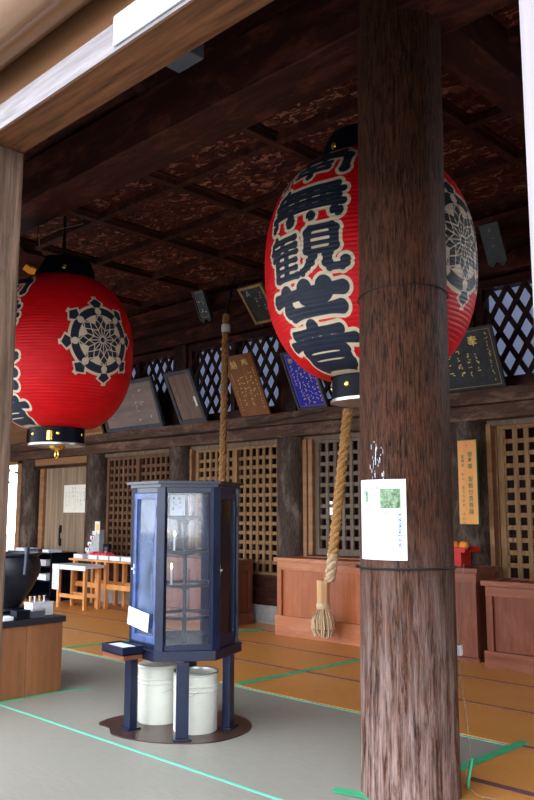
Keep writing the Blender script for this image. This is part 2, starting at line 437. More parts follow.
# narrow cove strips round each coffer edge
for i in range(15):
    x = -4.6 + (i - 9) * 1.36
    for s in (-1, 1): bx(b, x + s * 0.04 - (0.035 if s < 0 else 0), x + s * 0.04 + (0.035 if s > 0 else 0), 3.9, 8.3, 4.765, 4.84)
o = obj('ceiling_batten', b, 'dark_y'); o.location = Vector(o.location) - Vector(ceil.location); o.parent = ceil
b = BM(); bx(b, -17, 3, 1.7, 3.9, 5.45, 5.55)
struct(obj('ceiling_front_aisle', b, 'dark_x'))
b = BM(); bx(b, -17, 3, 1.35, 1.78, 4.05, 4.15); struct(obj('ceiling_eaves', b, 'eave'))
b = BM(); bx(b, -17, 3, 1.79, 1.9, 3.6, 5.5); struct(obj('wall_front', b, 'dark_x'))
b = BM(); bx(b, -17, -16.9, 1.7, 8.3, 0, 5.5); struct(obj('wall_left', b, 'dark_y'))
b = BM(); bx(b, 0.9, 1.0, 1.7, 8.3, 0, 5.5); struct(obj('wall_light_block', b, 'dark_y'))  # unseen dark wall added to cut daylight from the right
# roof covering keeps the sky off the ceiling boards
b = BM(); bx(b, -17.2, 3.2, 1.6, 8.45, 5.56, 5.66); bx(b, -17.2, 3.2, 8.3, 12.2, 5.56, 5.66); struct(obj('roof_slab', b, 'dark_x'))

# back wall above the lattice band
b = BM()
bx(b, -17, 3, 8.02, 8.2, 4.1, 4.9)
struct(obj('wall_back', b, 'dark_x'))

# inner sanctum behind the lattice: a dark room with its own ceiling
b = BM()
bx(b, -12.2, 3, 11.9, 12.0, 0, 2.95)
bx(b, -12.3, -12.2, 8.25, 12.0, 0, 2.95)
struct(obj('wall_sanctum', b, 'dark_z'))
b = BM(); bx(b, -12.3, 3, 8.3, 12.0, 2.86, 2.95); struct(obj('ceiling_sanctum', b, 'dark_x'))

# ------------------------------------------------------------------ columns and beams
colx = [-14.2, -11.95, -9.65, -7.33, -4.62, -1.9]
cdesc = ['beside the bright opening at far left', 'between the plank door and the brown lattice',
         'behind the blue candle cabinet', 'left of the rope with the big tassel', 'carrying the narrow orange sign', 'at the far right end of the back wall']
for i, x in enumerate(colx):
    bm = BM(); prof = [(0.24, 0.0), (0.24, 0.6), (0.238, 1.4), (0.235, 2.5)]
    lathe(bm, prof, 32, (x, YW))
    if i < 5:
        tag(obj('wooden_column', bm, 'column', smooth=True), 'round weathered wooden column ' + cdesc[i], 'column', 'columns of the back wall')
    else: bm.free()

# big front pillar
p = thing('wooden_pillar', 'massive round weathered timber pillar in the foreground with a notice on it', 'pillar', (-2.6, 3.85, 0))
bm = BM(); prof = [(0.266, 0.0), (0.264, 0.3), (0.262, 1.0), (0.258, 2.0), (0.254, 3.2), (0.25, 5.3)]
pp = [];
for a, c_ in zip(prof[:-1], prof[1:]):
    for k in range(10): t = k / 10; pp.append((a[0] + (c_[0] - a[0]) * t, a[1] + (c_[1] - a[1]) * t))
pp.append(prof[-1]); lathe(bm, pp, 64)
for v in bm.verts:
    a = math.atan2(v.co.y, v.co.x); q = 1 + 0.006 * math.sin(5 * a + v.co.z) + 0.004 * math.sin(11 * a - 2 * v.co.z) + 0.006 * math.sin(1.7 * v.co.z + 2 * a)
    v.co.x *= q; v.co.y *= q
    le = 0.036 * max(0, 1 - v.co.z / 4.6); v.co.x -= le * .72; v.co.y -= le * .69
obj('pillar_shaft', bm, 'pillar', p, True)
def ring_cord(z, r, tilt, th):
    bm = BM(); n = 48
    le = 0.036 * max(0, 1 - z / 4.6)
    pts = [(r * math.cos(2 * PI * k / n) - le * .72, r * math.sin(2 * PI * k / n) - le * .69, z + tilt * math.cos(2 * PI * k / n + 0.6)) for k in range(n + 1)]
    tube(bm, pts, th, 6, False); return bm
c1 = obj('binding_cord', ring_cord(1.195, 0.268, 0.005, 0.0065), 'cord', p, True)
bm = BM(); lathe(bm, [(0.0, -.012), (.012, -.005), (.012, .005), (0.0, .012)], 8)
for v in bm.verts: v.co += Vector((-0.215, -0.22, 1.2))
obj('cord_knot', bm, 'cord', p, True)
obj('seam_ring', ring_cord(2.74, 0.262, 0.018, 0.004), 'cord', p, True)
# paper remnants near the notice
bm = BM(); rr = random.Random(3)
for k in range(34):
    a = math.radians(-91 + rr.gauss(0, 5)); z = 1.80 + rr.gauss(0, .05); w = rr.uniform(.0008, .003); h = rr.uniform(.004, .014)
    q = [bm.verts.new((-.02 + (0.2655) * math.cos(a + s * w / .26), -.018 + .2655 * math.sin(a + s * w / .26), z + t * h)) for s, t in ((-1, -1), (1, -1), (1, 1), (-1, 1))]
    bm.faces.new(q)
obj('paper_remnant', bm, 'photo_grey', p)['label'] = 'torn pale paper remnants'

# laminated notice on the pillar
def curved(bm, a0, a1, z0, z1, r, n=14):
    vs = [[bm.verts.new((r * math.cos(math.radians(a0 + (a1 - a0) * k / n)), r * math.sin(math.radians(a0 + (a1 - a0) * k / n)), z)) for k in range(n + 1)] for z in (z0, z1)]
    for k in range(n): bm.faces.new((vs[0][k], vs[0][k + 1], vs[1][k + 1], vs[1][k]))
nt_ = thing('notice', 'white laminated notice with small photos tied to the big foreground pillar', 'notice', (-2.622, 3.829, 1.245))
RR = 0.272
def arc(u): return -117 + u * 63    # u 0..1 left to right
bm = BM(); curved(bm, arc(0), arc(1), 0.0, 0.43, RR); curved(bm, arc(0), arc(1), 0.0, 0.43, RR - 0.003)
for k in (0, 14): pass
obj('laminate', bm, 'silver', nt_)['label'] = 'shiny laminate edge'
bm = BM(); curved(bm, arc(0.03), arc(0.95), 0.02, 0.41, RR + 0.001); obj('paper', bm, 'white', nt_)
def patch(mat, u0, u1, v0, v1, name, lab=None):
    bm = BM(); curved(bm, arc(u0), arc(u1), v0, v1, RR + 0.0022, 6); o = obj(name, bm, mat, nt_)
    if lab: o['label'] = lab
patch('photo_green', 0.52, 0.9, 0.275, 0.38, 'photo', 'green garden photo')
patch('photo_grey', 0.07, 0.2, 0.34, 0.39, 'photo', 'small purple-grey photo')
patch('photo_grey', 0.27, 0.48, 0.31, 0.39, 'photo', 'small pale photo')
patch('photo_green', 0.17, 0.24, 0.31, 0.37, 'photo', 'small green photo')
def curved_text(s, u, vtop, step, size, mat, name, bold=0.02, horiz=False, lab=None):
    bm = BM()
    for i, ch in enumerate(s):
        if ch == ' ': continue
        if horiz: put_char(bm, ch, 0.3 * (u + i * step / 0.3), vtop, size, 0, bold)
        else: put_char(bm, ch, 0.3 * u, vtop - step * (i + .5), size, 0, bold)
    for v in bm.verts:
        a = math.radians(arc(v.co.x / 0.3)); z = v.co.z
        v.co = Vector(((RR + .0024) * math.cos(a), (RR + .0024) * math.sin(a), z))
    o = obj(name, bm, mat, nt_)
    if lab: o['label'] = lab
def curved_brush(cols, mat, seed, name, lab=None):
    bm = BM(); brush_columns(bm, cols, 0, random.Random(seed), 0.2)
    for v in bm.verts:
        a = math.radians(arc(v.co.x / 0.3)); z = v.co.z
        v.co = Vector(((RR + .0026) * math.cos(a), (RR + .0026) * math.sin(a), z))
    o = obj(name, bm, mat, nt_)
    if lab: o['label'] = lab
curved_brush([(0.258, 0.25, 0.05, 0.02), (0.263, 0.25, 0.05, 0.022), (0.268, 0.25, 0.05, 0.02), (0.262, 0.245, 0.05, 0.016)], 'blue_ink', 4, 'heading_writing', 'blue vertical heading')
curved_brush([(0.16, 0.26, 0.23, 0.018), (0.18, 0.262, 0.235, 0.02), (0.05, 0.33, 0.29, 0.013)], 'red_ink', 5, 'red_writing', 'small red writing')
curved_brush([(0.24, 0.24, 0.06, 0.011), (0.225, 0.24, 0.05, 0.010), (0.205, 0.22, 0.05, 0.010), (0.185, 0.22, 0.05, 0.010), (0.165, 0.22, 0.05, 0.010), (0.145, 0.2, 0.05, 0.010), (0.12, 0.2, 0.05, 0.010), (0.095, 0.2, 0.05, 0.010), (0.06, 0.3, 0.275, 0.012), (0.1, 0.3, 0.275, 0.012), (0.2, .265, .25, .01), (.22, .265, .25, .01)], 'photo_grey', 6, 'small_writing')

# beams
def beam(name, dims, mat, label, bev=0.012, cat='beam'):
    return tag(box_obj(name, dims, mat, None, bev), label, cat)
beam('ceiling_beam', (-17, 3, 3.64, 4.06, 4.42, 4.84), 'dark_x', 'long dark ceiling beam running over the top of the foreground pillar')
beam('ceiling_beam', (-17, -5.1, 3.56, 3.98, 4.93, 5.38), 'dark_x', 'shorter dark timber with a cut end lying above the long ceiling beam')
beam('ceiling_beam', (-2.66, -2.36, 4.07, 8.01, 4.48, 4.83), 'dark_y', 'dark cross beam running back from the foreground pillar to the wall, right of the lantern')
beam('ceiling_beam', (-17, 3, 7.7, 8.0, 4.52, 4.695), 'dark_x', 'dark beam along the top of the back wall under the ceiling')
b = BM(); bx(b, -17, 3, 7.76, 8.3, 2.66, 2.82, bev=0.015); bx(b, -17, 3, 7.86, 8.3, 2.5, 2.66, bev=0.01)
tag(obj('tie_beam', b, 'rail_x'), 'long weathered reddish brown rail above the lattice screens, carrying the votive plaques', 'beam')
beam('tie_beam', (-17, 3, 7.9, 8.28, 4.12, 4.34), 'dark_x', 'dark horizontal beam above the diagonal lattice windows')
# carved board between the two front timbers
cp = thing('wood_carving', 'very dark carved board with a swirl between the front beams, above the lantern', 'carving', (-3.3, 3.7, 4.84))
box_obj('board', (-1.5, 0.4, -0.04, 0.1, 0.0, 0.6), 'dark_x', cp, 0.03)
bm = BM()
for cx, sg in ((-0.15, 1), (-0.95, -1)):
    pts = []
    for k in range(40):
        a = k / 39 * 3.6 * PI; r = 0.02 + 0.16 * (1 - k / 39)
        pts.append((cx + sg * r * math.cos(a), -0.05, 0.31 + r * math.sin(a)))
    bm = BM(); tube(bm, pts, 0.014, 6); obj('swirl', bm, 'dark_x', cp, True)
# small bracket with a grey tag behind the front beam
tag(box_obj('hanging_tag', (-2.82, -2.64, 2.2, 2.3, 3.60, 3.68), 'greybit', None, .006), 'small grey-blue tag under the dark beam, near the top of the photo', 'tag')

# upper wall: posts, lattice windows with paper behind
for i, x in enumerate(colx):
    if i in (5,): continue
    tag(box_obj('wall_post', (x - 0.14, x + 0.14, 7.98, 8.24, 2.82, 4.12), 'dark_z', None, .01),
        'short dark post above the column ' + cdesc[i], 'post', 'posts between the diagonal lattice windows')
def clip_bar(x0, z0, x1, z1, X0, X1, Z0, Z1):
    t0, t1 = 0.0, 1.0; dx, dz = x1 - x0, z1 - z0
    for p_, q_ in ((-dx, x0 - X0), (dx, X1 - x0), (-dz, z0 - Z0), (dz, Z1 - z0)):
        if abs(p_) < 1e-9:
            if q_ < 0: return None
        else:
            r = q_ / p_
            if p_ < 0: t0 = max(t0, r)
            else: t1 = min(t1, r)
    return (x0 + dx * t0, z0 + dz * t0, x0 + dx * t1, z0 + dz * t1) if t1 - t0 > 0.01 else None
def diag_lattice(X0, X1, Z0, Z1, y, step=0.21, w=0.055):
    bm = BM()
    for sg, yo in ((1, 0.0), (-1, 0.026)):
        c = -6.0
        while c < 6.0:
            xm = (X0 + X1) / 2 + c; L = 2.4
            r = clip_bar(xm - L * 0.62, (Z0 + Z1) / 2 - sg * L, xm + L * 0.62, (Z0 + Z1) / 2 + sg * L, X0, X1, Z0, Z1)
            if r:
                d = Vector((r[2] - r[0], 0, r[3] - r[1])); ln = d.length; mid = Vector(((r[0] + r[2]) / 2, y + yo, (r[1] + r[3]) / 2))
                T = Matrix.Translation(mid) @ Matrix.Rotation(-math.atan2(d.z, d.x), 4, 'Y')
                bx(bm, -ln / 2, ln / 2, -0.012, 0.012, -w / 2, w / 2, T)
            c += step
    return bm
def sub(o, root):
    o.parent = root
    o.location = Vector(o.location) - Vector(root.location)
    return o
wn = 1
for i in range(5):
    xa, xb = colx[i] + 0.14, colx[i + 1] - 0.14
    bm = BM()
    bx(bm, xa, xb, 8.02, 8.22, 2.82, 2.97); bx(bm, xa, xb, 8.02, 8.22, 4.0, 4.12)
    bx(bm, xa, xa + 0.09, 8.03, 8.2, 2.97, 4.0); bx(bm, xb - 0.09, xb, 8.03, 8.2, 2.97, 4.0)
    xm = (xa + xb) / 2
    bx(bm, xm - 0.04, xm + 0.04, 8.03, 8.2, 2.97, 4.0)
    root = struct(obj('window_%d' % wn, bm, 'dark_x')); wn += 1
    sub(obj('diagonal_lattice', diag_lattice(xa + .08, xb - .08, 2.96, 4.01, 8.09), 'dark_z'), root)
    bm = BM(); bx(bm, xa + .05, xb - .05, 8.19, 8.196, 2.97 if i > 1 else 3.45, 4.0)
    sub(obj('window_paper', bm, 'shoji'), root)
    if i <= 1:
        bm = BM(); bx(bm, xa + .05, xb - .05, 8.185, 8.2, 2.97, 3.45); sub(obj('window_board', bm, 'dark_x'), root)

# lower lattice screens
def lattice_screen(n, x0, x1, z0, z1, mat, step, w=0.045, mull=True, frame='lattice_grey', off=0.0):
    bm = BM(); y0, y1 = 8.08, 8.14
    bx(bm, x0, x1, y0, y1, z0 - 0.08, z0, bev=.004); bx(bm, x0, x1, y0, y1, z1, z1 + 0.06, bev=.004)
    bx(bm, x0, x0 + 0.07, y0, y1, z0, z1, bev=.004); bx(bm, x1 - 0.07, x1, y0, y1, z0, z1, bev=.004)
    xm = (x0 + x1) / 2
    segs = [(x0 + .07, x1 - .07)]
    if mull:
        bx(bm, xm - .05, xm + .05, y0 - .02, y1, z0, z1, bev=.004); segs = [(x0 + .07, xm - .05), (xm + .05, x1 - .07)]
    root = struct(obj('window_%d' % n, bm, mat))
    for a, c in segs:
        bm = BM()
        k = max(1, round((c - a) / step)); st = (c - a) / k
        for j in range(1, k):
            bx(bm, a + j * st - w / 2, a + j * st + w / 2, 8.09, 8.115, z0, z1)
        k = max(1, round((z1 - z0) / 0.132)); st = (z1 - z0) / k
        for j in range(1, k):
            bx(bm, a, c, 8.1, 8.125, z0 + j * st - w / 2, z0 + j * st + w / 2)
        sub(obj('square_lattice', bm, mat), root)
    return root
lattice_screen(wn, -11.70, -9.9, 0.72, 2.38, 'lattice_red', 0.125, 0.05); wn += 1
lattice_screen(wn, -9.36, -7.58, 0.68, 2.40, 'lattice_tan', 0.135, 0.05); wn += 1
lattice_screen(wn, -6.95, -4.95, 1.03, 2.40, 'lattice_grey', 0.135, 0.048, False); wn += 1
lattice_screen(wn, -4.30, -2.2, 0.80, 2.40, 'lattice_tan', 0.135, 0.048, False); wn += 1
# frame posts beside the columns, sills and dado under the screens
b = BM()
for xa, xb in ((-11.72, -11.70), ): pass
for x in (-9.42, -7.08, -6.98, -4.38, -4.9): bx(b, x - .035, x + .035, 8.02, 8.15, 0.23, 2.46, bev=.004)
struct(obj('trim_1', b, 'door_x'))
b = BM()
bx(b, -12.0, 3, 8.0, 8.25, 0.0, 0.24)
struct(obj('trim_2', b, 'stone'))
b = BM()
bx(b, -11.72, 3, 8.04, 8.2, 0.24, 0.64); bx(b, -11.72, 3, 7.98, 8.2, 0.42, 0.47)
bx(b, -6.98, -4.9, 7.95, 8.2, 0.86, 0.95); bx(b, -6.98, -4.9, 8.04, 8.2, 0.6, 0.88)
struct(obj('wall_dado', b, 'dark_x'))
b = BM(); bx(b, -12.0, 3, 8.04, 8.2, 2.44, 2.5); struct(obj('trim_3', b, 'lattice_grey'))

# plank door wing at the left
b = BM()
n = 9
for k in range(n):
    w = (13.72 - 12.15) / n; x = -13.72 + k * w
    bx(b, x + .002, x + w - .002, 8.1, 8.14 + .003 * (k % 2), 0.02, 2.32)
door = struct(obj('door_1', b, 'door'))
b = BM(); bx(b, -13.16, -13.12, 8.06, 8.1, 1.12, 1.26, bev=.005); bx(b, -13.16, -13.12, 8.06, 8.1, 0.88, 1.02, bev=.005); bx(b, -13.15, -13.13, 8.05, 8.07, 0.92, 1.22)
sub(obj('door_handle', b, 'iron'), door)
b = BM(); bx(b, -13.86, -13.72, 8.04, 8.2, 0, 2.4, bev=.005); bx(b, -14.0, -12.1, 8.0, 8.2, 2.32, 2.62, bev=.005); struct(obj('trim_4', b, 'door_x'))
b = BM(); bx(b, -12.2, -12.14, 8.05, 8.2, 0, 2.35); bx(b, -14.0, -12.1, 7.97, 8.02, 2.32, 2.37); struct(obj('trim_5', b, 'dark_x'))
b = BM(); bx(b, -14.66, -14.42, 8.0, 8.2, 0, 2.62); bx(b, -16.9, -14.4, 8.0, 8.2, 2.45, 2.62); bx(b, -16.9, -14.6, 8.0, 8.2, 0, 0.7); bx(b, -16.9, -14.34, 8.1, 8.2, 2.62, 4.3)
struct(obj('wall_door_bay', b, 'door_x'))
b = BM(); bx(b, -14.4, -12.15, 8.16, 8.24, 0, 2.66); struct(obj('wall_behind_door', b, 'dark_z'))

# shrub outside the bright opening
bm = BM(); rr = random.Random(11)
for k in range(900):
    c = Vector((-17.3 + rr.gauss(0, .7), 10.6 + rr.gauss(0, .5), 2.75 + rr.gauss(0, .22)))
    d = Vector((rr.uniform(-1, 1), rr.uniform(-1, 1), rr.uniform(-1, 1))).normalized() * .09; e = d.cross(Vector((rr.uniform(-1, 1), 1, rr.uniform(-1, 1)))).normalized() * .045
    bm.faces.new([bm.verts.new(c + q) for q in (-d, e, d, -e)])
t = thing('tree', 'green tree seen through the bright opening at the far left', 'tree', (-17.3, 10.6, -0.25))
for v in bm.verts: v.co -= Vector((-17.3, 10.6, -0.25))
obj('foliage', bm, 'leaf', t)
bm = BM(); tube(bm, [(0, 0, 0), (.05, 0, 1.4), (0, .03, 2.8)], .09, 8, True, [.11, .08, .05]); obj('trunk', bm, 'column', t, True)

# front posts and front beam
t = thing('porch_post', 'grey weathered square post at the left edge of the photo', 'post', (-3.75, 1.75, 0))
box_obj('shaft', (-0.2, 0.2, -0.15, 0.15, 0, 3.3), 'post', t, .012)
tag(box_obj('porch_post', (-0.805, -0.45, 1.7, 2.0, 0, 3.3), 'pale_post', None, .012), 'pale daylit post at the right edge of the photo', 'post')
t = thing('porch_beam', 'squared beam across the top left, its outer face white with daylight', 'beam', (-2.2, 1.7, 3.3))
box_obj('beam_body', (-14, 4, 0, 0.2, 0, 0.135), 'eave', t, .006)
box_obj('daylit_face', (-14, 4, -.006, 0, 0.004, 0.131), 'lit_face', t, .002)['label'] = 'outer face painted pale to carry the daylight'  # daylight put into a pale face slab, shade into the browner body
box_obj('beam_cap_board', (-14, 4, 0.078, 0.2, 0.135, 0.45), 'log', t, .004)
box_obj('joint_plate', (-0.28, 0.35, -0.018, -0.006, 0.02, 0.15), 'silver', t, .006)['label'] = 'pale metal plate over the beam joint'
for k in range(4):
    bm = BM(); lathe(bm, [(.0, -.004), (.009, -.002), (.009, .002), (0, .004)], 10)
    for v in bm.verts: v.co = Vector((-.22 + .16 * k, -0.016 + v.co.z * .6, .045 + .08 * (k % 2) + v.co.x)) + Vector((v.co.y, 0, 0))
    obj('nail_head', bm, 'iron', t, True)
bm = BM(); n = 28
tube(bm, [(-17, 1.6, 3.76), (-9, 1.6, 3.76), (3, 1.6, 3.76)], 0.17, 28)
tag(obj('eave_log', bm, 'log', smooth=True), 'round pale log under the eaves at the top left corner', 'log')
# paper sticker on the log
def onlog(x, a, r=.173): return Vector((x, 1.6 + r * math.cos(a), 3.76 + r * math.sin(a)))
bm = BM()
for k in range(6):
    a0, a1 = math.radians(214 - 7 * k), math.radians(214 - 7 * (k + 1))
    bm.faces.new([bm.verts.new(q) for q in (onlog(-3.02, a0), onlog(-2.9, a0), onlog(-2.9, a1), onlog(-3.02, a1))])
st = tag(obj('paper_sticker', bm, 'white'), 'small white votive paper sticker on the eave log', 'sticker')

# ================================================================== LANTERNS
H2, RAD = 0.83, 0.785
NR = 240
def prof_r(t): return 0.30 + (RAD - 0.30) * max(0.0, 1 - abs(t) ** 2.35) ** 0.60
# brush strokes: (x0,y0,x1,y1,w) in a -1..1 square
CH = {
 'minami': [(0, .98, 0, .6, .17), (-.7, .75, .7, .75, .15), (-.85, .4, .85, .4, .15), (-.85, .4, -.85, -.95, .16), (.85, .4, .85, -.95, .16),
            (-.3, .25, -.2, .0, .12), (.3, .25, .2, .0, .12), (-.5, -.1, .5, -.1, .11), (-.5, -.45, .5, -.45, .11), (0, -.1, 0, -.95, .13)],
 'mu': [(-.5, .98, -.85, .62, .15), (-.55, .72, .85, .72, .13), (-.95, .38, .98, .38, .12), (-.85, .04, .9, .04, .12), (-.98, -.3, 1.0, -.3, .13),
        (-.5, .7, -.5, -.3, .11), (-.17, .7, -.17, -.3, .11), (.17, .7, .17, -.3, .11), (.5, .7, .5, -.3, .11),
        (-.78, -.62, -.9, -.88, .17), (-.32, -.66, -.28, -.9, .16), (.2, -.66, .3, -.9, .16), (.72, -.6, .92, -.86, .18)],
 'kan': [(-.72, .98, -.92, .62, .13), (-.8, .76, -.1, .76, .12), (-.98, .42, -.08, .42, .12), (-.5, .76, -.55, .42, .1), (-.6, .4, -.9, .05, .12),
         (-.72, .15, -.72, -.95, .12), (-.4, .3, -.4, -.9, .11), (-.72, .12, -.06, .12, .1), (-.72, -.22, -.08, -.22, .1), (-.72, -.55, -.08, -.55, .1), (-.72, -.9, -.04, -.9, .12),
         (.18, .9, .18, -.12, .13), (.78, .9, .78, -.12, .14), (.18, .9, .78, .9, .13), (.18, .56, .78, .56, .09), (.18, .24, .78, .24, .09), (.18, -.1, .78, -.1, .12),
         (.34, -.15, .22, -.6, .14), (.22, -.6, -.0, -.92, .14), (.64, -.15, .62, -.75, .15), (.62, -.82, .98, -.82, .15), (.98, -.82, 1.0, -.5, .13)],
 'se': [(-.98, .22, .98, .3, .16), (-.52, .8, -.5, -.78, .16), (-.5, -.8, .9, -.72, .16), (0.02, .9, .02, -.25, .16), (.5, .9, .48, -.22, .16), (.0, -.26, .5, -.24, .14)],
 'on': [(0, .98, 0, .74, .17), (-.7, .66, .72, .7, .14), (-.3, .55, -.22, .3, .14), (.34, .55, .22, .3, .14), (-.98, .2, 1.0, .24, .14),
        (-.55, -.06, -.55, -.95, .14), (.58, -.06, .58, -.95, .15), (-.55, -.08, .58, -.08, .12), (-.55, -.48, .58, -.48, .09), (-.55, -.9, .58, -.9, .14)],
}
def seg_d(px, py, x0, y0, x1, y1):
    dx, dy = x1 - x0, y1 - y0; L = dx * dx + dy * dy
    t = np.clip(((px - x0) * dx + (py - y0) * dy) / max(L, 1e-9), 0, 1)
    return np.hypot(px - x0 - t * dx, py - y0 - t * dy), t

def lantern_fields(th, zz):
    """signed distances (m) of dark ink and of cream paper for the paint on the lantern skin"""
    r = np.array([prof_r(z / H2) for z in zz[:, 0]])[:, None]
    ink = np.full(th.shape, 1.0); cream = np.full(th.shape, 1.0)
    def wrap(a): return (a + PI) % (2 * PI) - PI
    for A0 in (math.radians(-90), math.radians(90)):
        u = wrap(th - A0) * RAD * (r / RAD) ** 0.55
        order = [('minami', .62, 1.0), ('mu', .30, 1.05), ('kan', -.055, 1.05), ('se', -.365, 1.45), ('on', -.672, 1.18)]
        for (nm, cz, mlt), hh in zip(order, (.125, .14, .165, .118, .128)):
            hw = 0.345; sx, sz = hw, hh
            px, pz = u, zz - cz
            for (x0, y0, x1, y1, w) in CH[nm]:
                ax0, ay0, ax1, ay1 = x0 * sx, y0 * sz, x1 * sx, y1 * sz
                ln_ = math.hypot(ax1 - ax0, ay1 - ay0); w0 = w * mlt * (0.17 if abs(ax1 - ax0) > abs(ay1 - ay0) else 0.225) * 0.85
                if ln_ > 1e-6:
                    q = min(w0, ln_ * 0.4) / ln_; ddx, ddy = (ax1 - ax0) * q, (ay1 - ay0) * q
                    ax0 += ddx; ay0 += ddy; ax1 -= ddx; ay1 -= ddy
                d, t = seg_d(px, pz, ax0, ay0, ax1, ay1)
                horiz = abs(x1 - x0) * sx > abs(y1 - y0) * sz
                ww = w * mlt * (0.17 if horiz else 0.225)
                # brush: swelling ends
                ww = ww * (1 + 0.35 * np.maximum(0, (np.abs(t - .5) * 2) ** 3 - .2))
                ink = np.minimum(ink, d - ww)
    cream = ink - 0.024
    ink = ink
    # wheel of the law emblem, facing +x and -x
    for A0 in (math.radians(1), math.radians(181)):
        u = wrap(th - A0) * r; v = zz - 0.04
        R = 0.348
        rho = np.hypot(u, v) / R; ph = np.arctan2(v, u)
        k8 = PI / 4; off = math.radians(8)
        pf = (ph - off + k8 / 2) % k8 - k8 / 2          # -22.5..22.5 about each spoke
        lx = rho * np.cos(pf); ly = rho * np.sin(pf)
        outer = rho - 1.0
        # house-shaped knobs outside the rim
        w_ = 0.10 + 0.10 * np.clip((lx - 1.0) / 0.14, 0, 1) - 0.20 * np.clip((lx - 1.14) / 0.13, 0, 1)
        knob = np.maximum(np.maximum(0.98 - lx, lx - 1.27), np.abs(ly) - w_)
        shape = np.minimum(outer, knob)
        dark = shape.copy()
        # cream discs on the rim
        disc = np.hypot(lx - 0.87, ly) - 0.105
        dark = np.maximum(dark, -disc)
        # cream gap between rim and knob
        # cream segments inside the rim, between the spokes
        pm = (ph - off) % k8 - k8 / 2
        mx_, my_ = rho * np.cos(pm), rho * np.sin(pm)
        lens = np.maximum(rho - 0.745, 0.54 + 0.9 * np.abs(my_) - mx_)
        dark = np.maximum(dark, -lens)
        # cream lines of the hemp-leaf star
        lw = 0.013
        def ln(x0, y0, x1, y1, w=lw):
            nonlocal dark
            for (ax, ay) in ((lx, ly),):
                for sg in (1, -1):
                    d, _t = seg_d(ax, ay * sg, x0, y0, x1, y1); dark = np.maximum(dark, w - d)
        Pm = (0.30 * math.cos(k8 / 2), 0.30 * math.sin(k8 / 2))
        ln(0.09, 0, 0.46, 0); ln(0.09 * math.cos(k8 / 2), 0.09 * math.sin(k8 / 2), *Pm)
        ln(Pm[0], Pm[1], 0.46, 0)
        ln(0.46, 0, 0.62, 0.13); ln(Pm[0], Pm[1], 0.52 * math.cos(k8 / 2), 0.52 * math.sin(k8 / 2)); ln(0.62, .13, .74, 0.02); ln(.62, .13, .52 * math.cos(k8 / 2), .52 * math.sin(k8 / 2))
        dark = np.maximum(dark, 0.012 - np.abs(rho - 0.09))
        dark = np.maximum(dark, 0.010 - np.abs(rho - 0.755))
        dark = np.maximum(dark, 0.010 - np.abs(rho - 0.985) - 10 * (np.abs(ly) > .12))
        ink = np.minimum(ink, dark * R)
        cream = np.minimum(cream, shape * R - 0.028)
    return ink, cream

def lantern_mesh():
    NT = 1000; NZ = 460
    th = np.linspace(0, 2 * PI, NT, endpoint=False)[None, :].repeat(NZ + 1, 0)
    tt = np.linspace(-1, 1, NZ + 1); tt = np.sign(tt) * (1 - (1 - np.abs(tt)) ** 1.25)
    zz = (tt * H2)[:, None].repeat(NT, 1)
    ink, cream = lantern_fields(th, zz)
    r = np.array([prof_r(t) for t in tt])
    # paper ribs over the bamboo hoops
    ph = (tt * H2) / (2 * H2 / 52) % 1.0
    r = r + 0.0035 * np.sin(np.pi * ph) ** 0.7
    X = r[:, None] * np.cos(th); Y = r[:, None] * np.sin(th)
    co = np.stack([X, Y, zz], -1).reshape(-1, 3).astype(np.float32)
    idx = np.arange((NZ + 1) * NT).reshape(NZ + 1, NT)
    a = idx[:-1]; q = np.stack([a, np.roll(a, -1, 1), np.roll(idx[1:], -1, 1), idx[1:]], -1).reshape(-1, 4)
    me = bpy.data.meshes.new('lantern_shade')
    me.vertices.add(len(co)); me.vertices.foreach_set('co', co.ravel())
    me.loops.add(q.size); me.loops.foreach_set('vertex_index', q.ravel().astype(np.int32))
    me.polygons.add(len(q)); me.polygons.foreach_set('loop_start', np.arange(0, q.size, 4, dtype=np.int32))
    me.polygons.foreach_set('loop_total', np.full(len(q), 4, np.int32))
    me.polygons.foreach_set('use_smooth', np.ones(len(q), bool))
    me.update(calc_edges=True)
    for nm, arr in (('ink', ink), ('cream', cream)):
        at = me.attributes.new(nm, 'FLOAT', 'POINT'); at.data.foreach_set('value', arr.ravel().astype(np.float32))
    return me

def lantern_mat():
    m, nt, b, out = new_mat('painted_red_lantern_paper')
    def attr(n):
        a = nt.nodes.new('ShaderNodeAttribute'); a.attribute_name = n; return a.outputs['Fac']
    def step(v):
        mr = nt.nodes.new('ShaderNodeMapRange'); mr.inputs[1].default_value = -0.002; mr.inputs[2].default_value = 0.002
        mr.inputs[3].default_value = 1; mr.inputs[4].default_value = 0; nt.links.new(v, mr.inputs[0]); return mr.outputs[0]
    v = coords(nt, (1, 1, 4), False); n = noise(nt, v, 5, 5, 0.6)
    red = ramp(nt, n, [(0.3, (0.52, 0.001, 0.004)), (0.7, (0.66, 0.003, 0.008))])
    c = mix(nt, step(attr('cream')), red, (0.66, 0.53, 0.38))
    navy = ramp(nt, n, [(0.3, (0.010, 0.014, 0.028)), (0.7, (0.022, 0.028, 0.048))])
    c = mix(nt, step(attr('ink')), c, navy)
    nt.links.new(c, b.inputs['Base Color'])
    b.inputs['Roughness'].default_value = 0.5; b.inputs['Specular IOR Level'].default_value = 0.2
    return m
M['lantern'] = lantern_mat()
LM = lantern_mesh(); LM.materials.append(M['lantern'])
